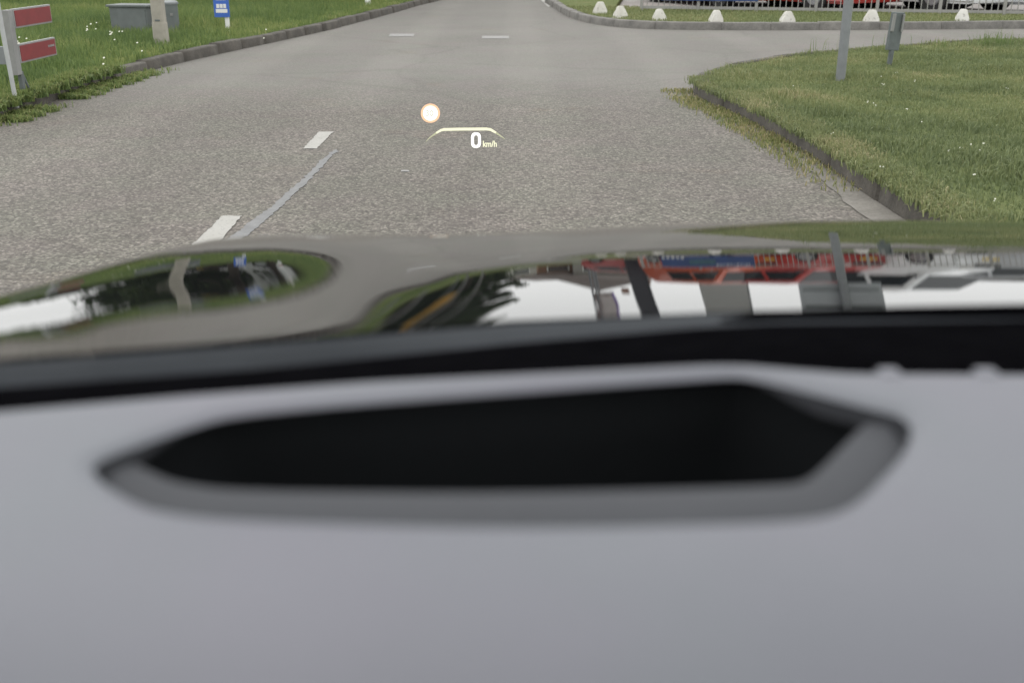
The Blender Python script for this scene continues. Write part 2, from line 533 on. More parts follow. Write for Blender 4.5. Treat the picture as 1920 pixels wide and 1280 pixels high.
def kerb(name, P, side, w_, h, mat, jag=.004):
    """Kerb stones along P; side +1 puts their width to the left of the direction of travel."""
    Pn = np.asarray(P)
    cs = np.r_[0, np.cumsum(np.hypot(*np.diff(P, axis=0).T))]
    S, DJ, ZJ = [], [], []
    q_ = 0.0
    while q_ < cs[-1] - .2:                                         # stone after stone, an open joint between them
        Ls = rng.uniform(.7, 1.05)
        dj, zj0, tw = rng.normal(0, jag), rng.normal(0, jag * .8), rng.normal(0, jag * .6)
        for u in (.0, .25, .5, .75, 1.0):
            S.append(q_ + .009 + u * (Ls - .018)); DJ.append(dj + tw * (u - .5)); ZJ.append(zj0 + rng.normal(0, .0015))
        S.append(q_ + Ls); DJ.append(dj + .016); ZJ.append(zj0 - .022)
        q_ += Ls
    S = np.minimum(np.array(S), cs[-1])
    P = np.c_[np.interp(S, cs, P[:, 0]), np.interp(S, cs, P[:, 1])]
    jit, zj = np.array(DJ), np.array(ZJ)
    n = len(P)
    T = np.c_[np.interp(S + .15, cs, Pn[:, 0]), np.interp(S + .15, cs, Pn[:, 1])] - np.c_[np.interp(S - .15, cs, Pn[:, 0]), np.interp(S - .15, cs, Pn[:, 1])]
    T /= np.linalg.norm(T, axis=1)[:, None] + 1e-9
    Nn = np.c_[-T[:, 1], T[:, 0]]
    sec = [(0, 0.0), (.012, h - .015), (.03, h), (w_, h), (w_, -.03)]
    V, F = [], []
    for j, (d, z) in enumerate(sec):
        Q = P + Nn * (side * (d + (jit if j < 3 else 0)) * np.ones(n))[:, None]
        V.append(np.c_[Q, np.full(n, z - (.03 if j == 0 else 0)) + (zj if 0 < j < 4 else 0)])
    V = np.concatenate(V)
    for j in range(len(sec) - 1):
        for i in range(n - 1):
            q = (j * n + i, j * n + i + 1, (j + 1) * n + i + 1, (j + 1) * n + i)
            F.append(q if side < 0 else q[::-1])
    return tag(np_obj(name, V, F, mat), kind="structure")

KH = .115
kerb("kerb", KLs, 1, .13, KH, M["kerb_old"], .008)
kerb("kerb", KRs, -1, .14, KH, M["kerb_old"], .006)
kerb("kerb", KFs, 1, .15, KH, M["kerb"], .004)

def plate(name, edge, far, z, mat):
    bm = bmesh.new()
    poly_plate(bm, [tuple(p) for p in edge] + far, z - .25, z)
    return tag(bm_obj(name, bm, mat), kind="structure")
LAWN_Z = .105
plate("verge", offset(KLs, .12), [(-140, 112), (-140, -10)], LAWN_Z, M["verge_soil"])
plate("lawn", offset(KRs, -.13), [(60, -10)], LAWN_Z, M["soil"])
LOT_EDGE = [(60, 26.5), (16, 21.0), (11.6, 19.1), (2.0, 21.6), (2.7, 27), (6.6, 44), (11.6, 62), (30, 108)]
plate("far_lawn", offset(KFs, .14), LOT_EDGE, LAWN_Z - .003, M["soil"])

# concrete gutter along the near right kerb
g0 = KRs[(KRs[:, 1] > 2.0) & (KRs[:, 1] < 7.0) & (KRs[:, 0] > 1.6)]
wv = .13 + .07 * np.clip((6.2 - g0[:, 1]) / 3, 0, 1) + rng.normal(0, .012, len(g0))
gl = offset(g0, wv)
V = np.concatenate([np.c_[g0, np.full(len(g0), .005)], np.c_[gl, np.full(len(g0), .004)]])
n_ = len(g0)
tag(np_obj("gutter", V, [(i, i + 1, n_ + i + 1, n_ + i) for i in range(n_ - 1)], M["gutter"]), kind="structure")

# markings
def quad_mark(name, px4, mat, z=.004, jag=.006):
    P = [G(*p) for p in px4]
    bm = bmesh.new()
    vs = []
    for a, b in zip(P, P[1:] + P[:1]):
        L = (b - a).length
        k = max(2, int(L / .03))
        for i in range(k):
            q = a.lerp(b, i / k)
            vs.append(bm.verts.new((q.x + random.gauss(0, jag * .5), q.y + random.gauss(0, jag), z)))
    f = bm.faces.new(vs)
    bmesh.ops.triangulate(bm, faces=[f])
    bmesh.ops.recalc_face_normals(bm, faces=bm.faces[:])
    o = bm_obj(name, bm, mat)
    if o.data.polygons[0].normal.z < 0: o.data.flip_normals()
    return tag(o, kind="structure")
quad_mark("road_marking", [(598, 248), (625, 248), (594, 280), (568, 280)], M["paint"])
quad_mark("road_marking", [(417, 406), (453, 406), (392, 476), (343, 476)], M["paint"])
quad_mark("road_marking", [(731, 64), (777, 64), (776, 69), (729, 69)], M["faded"])
quad_mark("road_marking", [(904, 68), (954, 68), (955, 73), (903, 73)], M["faded"])
quad_mark("road_marking", [(1010, -3), (1018, -3), (1036, 10), (1028, 14)], M["paint"], jag=.001)
quad_mark("road_marking", [(752, 320), (766, 320), (768, 323), (752, 323)], M["faded"], jag=.002)
# the sealed crack: a ragged band of smooth filler
cl = [(632, 280, 10), (610, 299, 15), (585, 325, 17), (560, 350, 20), (540, 366, 20), (515, 390, 23), (490, 408, 30), (462, 432, 34), (438, 450, 34), (400, 485, 40)]
L_, R_ = [], []
for i in range(len(cl) - 1):
    for k in range(9):
        t = k / 9
        x_, y_, w_ = [cl[i][j] * (1 - t) + cl[i + 1][j] * t for j in range(3)]
        L_.append(G(x_ - w_ * .41 + random.gauss(0, 1.6), y_, .003))
        R_.append(G(x_ + w_ * .41 + random.gauss(0, 1.6), y_, .003))
n_ = len(L_)
tag(np_obj("crack_seal", [tuple(v) for v in L_ + R_], [(i, i + 1, n_ + i + 1, n_ + i) for i in range(n_ - 1)], M["sealant"]), kind="structure")

# ------------------------------------------------------------------ grass
def inside(P, poly):
    x, y = P[:, 0], P[:, 1]
    c = np.zeros(len(P), bool)
    Q = np.asarray(poly)
    j = len(Q) - 1
    for i in range(len(Q)):
        cond = ((Q[i, 1] > y) != (Q[j, 1] > y)) & (x < (Q[j, 0] - Q[i, 0]) * (y - Q[i, 1]) / (Q[j, 1] - Q[i, 1] + 1e-12) + Q[i, 0])
        c ^= cond
        j = i
    return c

def vnoise(P, s, seed):
    r_ = np.random.default_rng(seed)
    T = r_.random((64, 64))
    q = P * s + 1000
    i = np.floor(q).astype(int)
    f = q - i
    f = f * f * (3 - 2 * f)
    a = T[i[:, 0] % 64, i[:, 1] % 64]; b = T[(i[:, 0] + 1) % 64, i[:, 1] % 64]
    c = T[i[:, 0] % 64, (i[:, 1] + 1) % 64]; d = T[(i[:, 0] + 1) % 64, (i[:, 1] + 1) % 64]
    return (a * (1 - f[:, 0]) + b * f[:, 0]) * (1 - f[:, 1]) + (c * (1 - f[:, 0]) + d * f[:, 0]) * f[:, 1]

def blades(name, P, h, wd, mat, z=LAWN_Z, lean=.5, tint=None):
    """One bent blade (three-vertex root and a tip) at each point of P."""
    n = len(P)
    a = rng.uniform(0, 2 * np.pi, n)
    h = h * rng.uniform(.55, 1.25, n)
    ln = h * np.abs(rng.normal(0, lean, n))
    la = rng.uniform(0, 2 * np.pi, n)
    dx, dy = np.cos(a) * wd / 2, np.sin(a) * wd / 2
    lx, ly = np.cos(la) * ln, np.sin(la) * ln
    V = np.empty((n, 5, 3))
    z0 = np.full(n, z - .01)
    V[:, 0] = np.c_[P[:, 0] - dx, P[:, 1] - dy, z0]
    V[:, 1] = np.c_[P[:, 0] + dx, P[:, 1] + dy, z0]
    V[:, 2] = np.c_[P[:, 0] + dx * .8 + lx * .35, P[:, 1] + dy * .8 + ly * .35, z + h * .6]
    V[:, 3] = np.c_[P[:, 0] - dx * .8 + lx * .35, P[:, 1] - dy * .8 + ly * .35, z + h * .6]
    V[:, 4] = np.c_[P[:, 0] + lx, P[:, 1] + ly, z + h * np.clip(1 - .4 * (ln / (h + 1e-6)), .4, 1)]
    b = np.arange(n)[:, None] * 5
    F = np.concatenate([b + np.array([[0, 1, 2]]), b + np.array([[0, 2, 3]]), b + np.array([[3, 2, 4]])])
    if tint is None: tint = rng.random(n)
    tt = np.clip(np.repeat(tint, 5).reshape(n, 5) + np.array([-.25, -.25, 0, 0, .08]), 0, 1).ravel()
    return tag(np_obj(name, V.reshape(-1, 3), F, mat, attr={"tint": tt}), kind="stuff")

def scatter(x0, x1, y0, y1, n):
    return np.c_[rng.uniform(x0, x1, n), rng.uniform(y0, y1, n)]

# right lawn
LP = np.r_[offset(KRs, -.10), [(60, -10)]]
P = scatter(1.5, 9.5, 4.3, 15.5, 330000)
P = P[inside(P, LP)]
P = P[(P[:, 0] / P[:, 1] < .60)]
keep = rng.random(len(P)) < np.clip(1.25 - P[:, 1] * .055, .3, 1)
P = P[keep]
tn = .50 * vnoise(P, 1.3, 1) + .35 * vnoise(P, 4.5, 2) + .45 * (vnoise(P, .45, 4) - .5) + rng.normal(0, .14, len(P)) + .02
edge = np.min(np.hypot(P[:, None, 0] - KRs[None, ::6, 0], P[:, None, 1] - KRs[None, ::6, 1]), axis=1) if len(P) < 400000 else 0
tn = tn + .22 * np.clip(1 - edge / .35, 0, 1) * vnoise(P, 1.7, 5)
ht = .026 + .040 * vnoise(P, 2.2, 3) ** 2 * 1.6 + .03 * (vnoise(P, 3.3, 6) > .82) + .02 * (rng.random(len(P)) < .03) + .03 * np.clip(1 - edge / .12, 0, 1)
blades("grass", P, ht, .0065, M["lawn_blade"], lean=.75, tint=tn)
# taller wisps standing on the far edge of that lawn
Q = []
for px_, k in ((1860, 46), (1850, 20), (1872, 26), (1890, 12), (1775, 8), (1760, 6), (1700, 5), (1540, 5), (1525, 5), (1650, 6)):
    c = G(px_, 150 - .035 * px_ - 0 if px_ < 1600 else 160 - .038 * px_, LAWN_Z)
    Q.append(np.c_[rng.normal(c.x, .10, k), rng.normal(c.y, .08, k)])
Q = np.concatenate(Q)
blades("grass", Q, np.full(len(Q), .20), .006, M["verge_blade"], lean=.25, tint=rng.uniform(.1, .6, len(Q)))

# left verge
VP = np.r_[offset(KLs, .10), [(-140, 112), (-140, -10)]]
P = scatter(-12, 1, 6.5, 30, 420000)
P = P[inside(P, VP)]
P = P[(P[:, 0] / P[:, 1] > -.62)]
keep = rng.random(len(P)) < np.clip(1.35 - P[:, 1] * .045, .22, 1)
P = P[keep]
edge = np.min(np.hypot(P[:, None, 0] - KLs[None, ::4, 0], P[:, None, 1] - KLs[None, ::4, 1]), axis=1)
patch = vnoise(P, .55, 11)
tn = .50 * vnoise(P, .8, 12) + .35 * vnoise(P, 3, 13) + rng.normal(0, .14, len(P)) + .18 * np.clip(1 - edge / .7, 0, 1)
ht = (.07 + .25 * np.clip((edge - .15) / 1.3, 0, 1) * (.35 + .65 * patch)) * (.8 + .4 * vnoise(P, 6, 14))
mound = np.exp(-((P[:, 0] + 5.4) ** 2 + ((P[:, 1] - 14.5) / 1.6) ** 2) / 2.2)
ht = ht * (1 - .30 * mound)
tn = tn - .22 * mound
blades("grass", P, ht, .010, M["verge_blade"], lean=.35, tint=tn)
# far lawn
FP = np.r_[offset(KFs, .12), [(60, 112)]]
P = scatter(.5, 16, 17.5, 30, 130000)
P = P[inside(P, FP)]
lotm = P[:, 1] < 22.0 - .26 * (P[:, 0] - 2.0)
P = P[lotm]
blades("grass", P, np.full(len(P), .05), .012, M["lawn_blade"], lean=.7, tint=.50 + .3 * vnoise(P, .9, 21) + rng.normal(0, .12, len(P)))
# weeds in the gutters
def along(Pk, d0, d1, y0, y1, n, xlim=None, thr=.55):
    S = Pk[(Pk[:, 1] > y0) & (Pk[:, 1] < y1)]
    if xlim is not None: S = S[S[:, 0] < xlim]
    i = rng.integers(0, len(S), n)
    d = d0 + (d1 - d0) * rng.random(n) ** 1.6
    Tn = np.gradient(S, axis=0); Tn /= np.linalg.norm(Tn, axis=1)[:, None]
    Nn = np.c_[-Tn[:, 1], Tn[:, 0]]
    Q = S[i] + Nn[i] * d[:, None] + rng.normal(0, .05, (n, 2)) * .6
    k = vnoise(Q, 2.1, 31) + .25 * rng.random(n) > thr
    return Q[k]
P = along(KRs, .0, .24, 5.6, 9.9, 5200, 2.4, .66)
P = P[rng.random(len(P)) < np.clip((P[:, 1] - 5.5) / 1.6, .05, 1)]
blades("weeds", P, np.full(len(P), .035), .007, M["dry_blade"], z=.004, lean=.8, tint=np.clip(.3 * vnoise(P, 3, 8) + rng.normal(.38, .25, len(P)), 0, 1))
P = along(KRs, -.01, -.20, 3.2, 9.9, 12000, 2.4, .45)
blades("weeds", P, np.full(len(P), .055), .006, M["lawn_blade"], lean=.9, tint=np.clip(.35 + .6 * vnoise(P, 2.5, 41) + rng.normal(0, .16, len(P)), 0, 1))
P = along(KRs, -.03, -.22, 3.6, 7.4, 9000, 2.4, -1)
blades("weeds", P, np.full(len(P), .05), .006, M["lawn_blade"], lean=.9, tint=np.clip(.35 + .5 * vnoise(P, 2.5, 43) + rng.normal(0, .16, len(P)), 0, 1))
P = along(KLs, -.02, -.24, 7, 11.8, 11000, None, .60)
P = P[rng.random(len(P)) < np.clip((13.4 - P[:, 1]) / 4, .25, 1)]
blades("weeds", P, np.full(len(P), .055), .008, M["verge_blade"], z=.004, lean=.95, tint=rng.normal(.60, .22, len(P)))
P = along(KLs, -.03, .18, 7, 10.6, 17000, None, .2)
blades("weeds", P, np.full(len(P), .085), .009, M["verge_blade"], z=.09, lean=.8, tint=rng.normal(.56, .22, len(P)))
# daisies and cow parsley
def flowers(name, pts, r, hz):
    V, F = [], []
    for (x_, y_) in pts:
        for _ in range(2):
            c = np.array([x_ + random.gauss(0, r * .9), y_ + random.gauss(0, r * .9), LAWN_Z + hz * random.uniform(.7, 1.1)])
            b = len(V)
            for k in range(6):
                a = 2 * math.pi * k / 6
                V.append(c + np.array([math.cos(a) * r * .55, math.sin(a) * r * .4, math.sin(a) * r * .35]))
            F += [(b, b + 1, b + 2), (b, b + 2, b + 3), (b, b + 3, b + 4), (b, b + 4, b + 5)]
    return tag(np_obj(name, V, F, M["petal"]), kind="stuff")
fl = [(1680, 137), (1652, 143), (1654, 156), (1656, 158), (1728, 229), (1655, 315), (1800, 275), (1775, 282), (1820, 272), (1843, 268), (1853, 122), (1890, 165), (1715, 152), (1640, 195), (1626, 192), (1488, 162), (1862, 375), (1840, 284), (1828, 330), (1700, 205), (1560, 250)]
flowers("daisies", [G(a, b, .14)[:2] for a, b in fl], .009, .04)
fl = [(32, 62), (48, 66), (160, 38), (170, 42), (178, 40), (203, 42), (208, 50), (224, 44), (30, 82), (195, 100), (212, 52), (35, 64), (165, 35), (500, 48), (260, 70)]
flowers("meadow_flowers", [G(a, b, .45)[:2] for a, b in fl], .017, .30)

# ------------------------------------------------------------------ street furniture, left
def copy_tree(o, parent=None):
    c = o.copy()
    COL.objects.link(c)
    if parent is not None: c.parent = parent
    for ch in [k for k in bpy.data.objects if k.parent == o]:
        copy_tree(ch, c)
    return c

bp = G(30, 190, LAWN_Z)
t = thing("board_barrier", "low roadside barrier with two red boards on pale posts in the left verge", "barrier", (bp.x, bp.y, LAWN_Z))
b = bmesh.new(); tube(b, [(0, 0, -.05), (-.015, .0, .5), (-.02, 0, .86)], .017, 12); bm_obj("post", b, M["pale_post"], t, True, 40)
b = bmesh.new(); box(b, -.085, .28, .42, .05, .085, .50, bevel=.006); bm_obj("board_bracket", b, M["offwhite"], t)
b = bmesh.new(); tube(b, [(-.08, .36, .17), (-.04, .42, -.05)], .010, 8); box(b, -.08, .33, .12, .03, .05, .14, bevel=.004); bm_obj("stay", b, M["galv_dark"], t)
for zc in (.33, .60):
    b = bmesh.new(); box(b, -.07, .68, zc, .026, .72, .150, bevel=.006); bd = bm_obj("board", b, M["offwhite"], t)
    b = bmesh.new(); box(b, -.0555, .68, zc, .004, .685, .122, bevel=.001); bm_obj("red_face", b, M["red_board"], bd)
    if zc < .5:
        b = bmesh.new()
        for k in range(5): box(b, -.0525, .88 + k * .026, zc + .012, .003, .019, .018 - .003 * (k % 2))
        bm_obj("lettering", b, M["offwhite"], bd)
for zc in (.30,):
    b = bmesh.new(); box(b, -.32, .30, zc + .02, .40, .03, .14, bevel=.006); bm_obj("side_board", b, M["galv"], t)

bp = G(304, 86, LAWN_Z)
t = thing("lamp_post", "tall square concrete lamp post in the long grass of the left verge", "lamp post", (bp.x, bp.y, LAWN_Z))
b = bmesh.new()
def sq(bm, secs):
    rings = []
    for z, a in secs:
        c = a * .75
        rings.append([bm.verts.new((x_, y_, z)) for x_, y_ in ((a, c), (c, a), (-c, a), (-a, c), (-a, -c), (-c, -a), (c, -a), (a, -c))])
    for r0, r1 in zip(rings, rings[1:]):
        for k in range(8): bm.faces.new((r0[k], r0[(k + 1) % 8], r1[(k + 1) % 8], r1[k]))
    bm.faces.new(rings[-1])
sq(b, [(-.1, .083), (.27, .076), (.272, .071), (1.9, .064), (1.92, .048), (5.6, .036)])
bmesh.ops.recalc_face_normals(b, faces=b.faces[:])
bm_obj("pole", b, M["concrete"], t)
b = bmesh.new(); tube(b, [(0, 0, 5.55), (.15, 0, 5.85), (.6, 0, 6.0), (.9, 0, 6.0)], [.035, .03, .028, .028]); bm_obj("arm", b, M["galv"], t, True, 40)
b = bmesh.new(); box(b, 1.15, 0, 5.98, .6, .2, .1, bevel=.03); bm_obj("lamp_head", b, M["galv"], t)
b = bmesh.new(); box(b, 0, -.072, .30, .06, .01, .02, bevel=.003); bm_obj("clamp", b, M["galv_dark"], t)

bp = Vector((X(254, 15.2, .3), 14.9, 0))
t = thing("utility_cabinet", "wide grey utility cabinet standing in grass behind the concrete lamp post", "cabinet", (bp.x, bp.y + .3, LAWN_Z), R(-12))
b = bmesh.new(); box(b, 0, 0, .16, .56, .34, .40, bevel=.012); bm_obj("housing", b, M["cabinet"], t)
b = bmesh.new(); box(b, 0, 0, .375, .62, .40, .03, bevel=.01); bm_obj("lid", b, M["cabinet"], t)
b = bmesh.new(); box(b, .05, -.174, .18, .42, .012, .30, bevel=.004); bm_obj("door", b, M["cabinet"], t)
bp = Vector((X(322, 15.0, .3), 14.75, 0))
t = thing("utility_cabinet", "narrow grey utility cabinet with a pale spot beside the lamp post", "cabinet", (bp.x, bp.y + .25, LAWN_Z), R(8))
b = bmesh.new(); tube(b, [(0, 0, 0), (0, 0, .40)], [.095, .098], 16); bm_obj("housing", b, M["cabinet"], t, True, 40)
b = bmesh.new(); tube(b, [(0, 0, .40), (0, 0, .425), (0, 0, .45)], [.11, .11, .08], 16); bm_obj("lid", b, M["galv"], t, True, 40)
b = bmesh.new(); box(b, .02, -.099, .27, .035, .008, .035, bevel=.002); bm_obj("label_plate", b, M["offwhite"], t)

bp = G(428, 60, LAWN_Z)
t = thing("cable_marker", "small blue and white cable marker plate on a white post in the verge", "marker sign", (bp.x, bp.y, LAWN_Z))
b = bmesh.new(); box(b, .0, 0, .30, .055, .05, .74, bevel=.008); bm_obj("post", b, M["white"], t)
b = bmesh.new(); box(b, -.055, -.035, .43, .215, .018, .46, bevel=.004); pl_ = bm_obj("plate", b, M["blue"], t)
b = bmesh.new()
for zc, hh in ((.58, .05), (.46, .06), (.35, .055), (.285, .05)):
    for k in range(3 if zc > .3 else 1):
        box(b, -.055 + (k - 1) * .048 if zc > .3 else -.055, -.0455, zc, .040 if zc > .3 else .16, .004, hh)
bm_obj("lettering", b, M["white"], pl_)

def bollard(px, py, label, hz=.9):
    q = G(px, py, LAWN_Z)
    t = thing("bollard", label, "bollard", (q.x, q.y, LAWN_Z))
    b = bmesh.new(); tube(b, [(0, 0, -.05), (0, 0, hz - .05), (0, 0, hz)], [.06, .055, .03], 12); bm_obj("post", b, M["white"], t, True, 40)
    b = bmesh.new(); tube(b, [(0, 0, hz * .72), (0, 0, hz * .84)], .0575, 12, True); bm_obj("band", b, M["red_board"], t, True, 40)
bollard(690, 10, "white bollard in the left verge near the bend of the road")
bollard(500, 3, "white bollard beside the tree trunks at the back of the left verge", .5)

# ------------------------------------------------------------------ street furniture, right
bp = G(1575, 152, LAWN_Z)
t = thing("road_sign", "grey steel sign post with a large square sign seen from behind", "road sign", (bp.x, bp.y, LAWN_Z), R(4))
b = bmesh.new(); tube(b, [(0, 0, -.1), (0, 0, 1.98)], .042, 16); bm_obj("post", b, M["galv"], t, True, 40)
b = bmesh.new(); box(b, -.01, .075, 1.60, .78, .025, .70, bevel=.01); sg = bm_obj("sign_panel", b, M["sign_back"], t)
for zc in (1.42, 1.80):
    b = bmesh.new(); box(b, -.01, .056, zc, .70, .016, .04); bm_obj("stiffener", b, M["galv_dark"], sg)
bp = G(1667, 123, LAWN_Z)
t = thing("marker_post", "short dark steel marker post with a pale grey sleeve, leaning on the lawn", "marker post", (bp.x, bp.y, LAWN_Z))
t.rotation_euler = (0, R(3), 0)
b = bmesh.new(); tube(b, [(0, 0, -.05), (0, 0, .30)], .026, 10); bm_obj("stake", b, M["galv_dark"], t, True, 40)
b = bmesh.new(); box(b, .0, 0, .335, .13, .05, .37, rot=Matrix.Rotation(R(12), 4, 'Z'), bevel=.01); sl = bm_obj("sleeve", b, M["galv_dark"], t)
b = bmesh.new(); box(b, -.045, -.045, .42, .03, .02, .17, bevel=.004); box(b, .055, -.03, .42, .02, .02, .17, bevel=.004); bm_obj("reflector", b, M["offwhite"], sl)

# white concrete blocks on the far verge
def block_bm(sx=.215, sy=.18, h=.185):
    bm = bmesh.new()
    lo = [(-sx / 2, -sy / 2, -.03), (sx / 2, -sy / 2, -.03), (sx / 2, sy / 2, -.03), (-sx / 2, sy / 2, -.03)]
    mid = [(x_ * .93, y_ * .93, .05) for x_, y_, z in lo]
    hi = [(-.045, -.035, h), (.045, -.035, h), (.045, .035, h), (-.045, .035, h)]
    rings = [[bm.verts.new(p) for p in r] for r in (lo, mid, hi)]
    for a, c in zip(rings, rings[1:]):
        for k in range(4): bm.faces.new((a[k], a[(k + 1) % 4], c[(k + 1) % 4], c[k]))
    bm.faces.new(rings[0][::-1]); bm.faces.new(rings[2])
    bmesh.ops.bevel(bm, geom=bm.edges[:], offset=.009, segments=2, affect='EDGES')
    return bm
blk = bm_obj("concrete_block", block_bm(), M["block"], None, True, 22)
spots = [(1125, 32, 25, "rounded white concrete block leftmost in the row along the far kerb"),
         (1163, 40, 30, "white concrete block second from the left on the bend of the far kerb"),
         (1236, 44, 28, "white concrete block on the far verge below the blue fence banner"),
         (1342, 48, 20, "white concrete block on the far verge under the right end of the banner"),
         (1476, 48, 12, "white concrete block on the far verge in front of the red van"),
         (1633, 48, -4, "white concrete block on the far verge between the sign post and the marker post"),
         (1803, 46, -18, "white concrete block alone right of the marker post on the far verge")]
for i, (px, py, rz, lb) in enumerate(spots):
    o = blk if i == 0 else blk.copy()
    if i: COL.objects.link(o)
    q = G(px, py - 6, LAWN_Z)
    o.location = (q.x, q.y, LAWN_Z)
    o.rotation_euler = (R(random.uniform(-3, 3)), R(random.uniform(-3, 3)), R(rz))
    s = random.uniform(.92, 1.05)
    o.scale = (s * random.uniform(.9, 1.15), s * random.uniform(.9, 1.1), s * random.uniform(.92, 1.08))
    tag(o, lb, "concrete block", "white concrete blocks along the far kerb")

# fence
fa, fb = Vector((2.45, 20.85, 0)), Vector((11.3, 18.55, 0))
fdir = (fb - fa).normalized()
frot = math.atan2(fdir.y, fdir.x)
flen = (fb - fa).length
t = thing("fence", "grey steel bar fence with slim posts along the back of the far verge", "fence", (fa.x, fa.y, LAWN_Z - .003), frot)
np_ = int(flen / 1.06)
for i in range(np_ + 1):
    b = bmesh.new(); box(b, i * 1.06, 0, .42, .055, .055, .96, bevel=.006); bm_obj("post", b, M["fence"], t)
for i in range(np_):
    b = bmesh.new()
    x0 = i * 1.06
    box(b, x0 + .53, 0, .06, 1.0, .028, .05)
    box(b, x0 + .53, 0, .80, 1.0, .028, .045)
    for k in range(1, 10):
        box(b, x0 + k * .106, 0, .43, .016, .016, .84)
    bm_obj("bar_panel", b, M["fence"], t)

# banner on the fence
t = thing("banner", "dark blue advertising banner with faint white lettering tied to the fence", "banner", tuple(fa + fdir * 0.34 + Vector((.02, -.06, LAWN_Z + .075))), frot)
b = bmesh.new(); box(b, .88, 0, .42, 1.78, .012, .62, bevel=.003); bn = bm_obj("sheet", b, M["navy"], t)
b = bmesh.new()
for k in range(11): box(b, 1.02 + k * .062, -.008, .62, .044, .004, .055 - .012 * (k % 3))
for k in range(5): box(b, .05 + k * .085, -.008, .19, .055, .004, .09 - .02 * (k % 2))
bm_obj("lettering", b, M["white"], bn)
b = bmesh.new(); box(b, .75, -.008, .44, .5, .004, .20); bm_obj("picture", b, mat_plain("banner_picture", (.03, .09, .10), .5, var=.5, scale=9), bn)

# car lot behind the fence
bm = bmesh.new()
poly_plate(bm, [(p[0] + .03, p[1] + .03) for p in LOT_EDGE], -.2, .012)
tag(bm_obj("car_lot", bm, M["lot"]), kind="structure")
LOT = .014

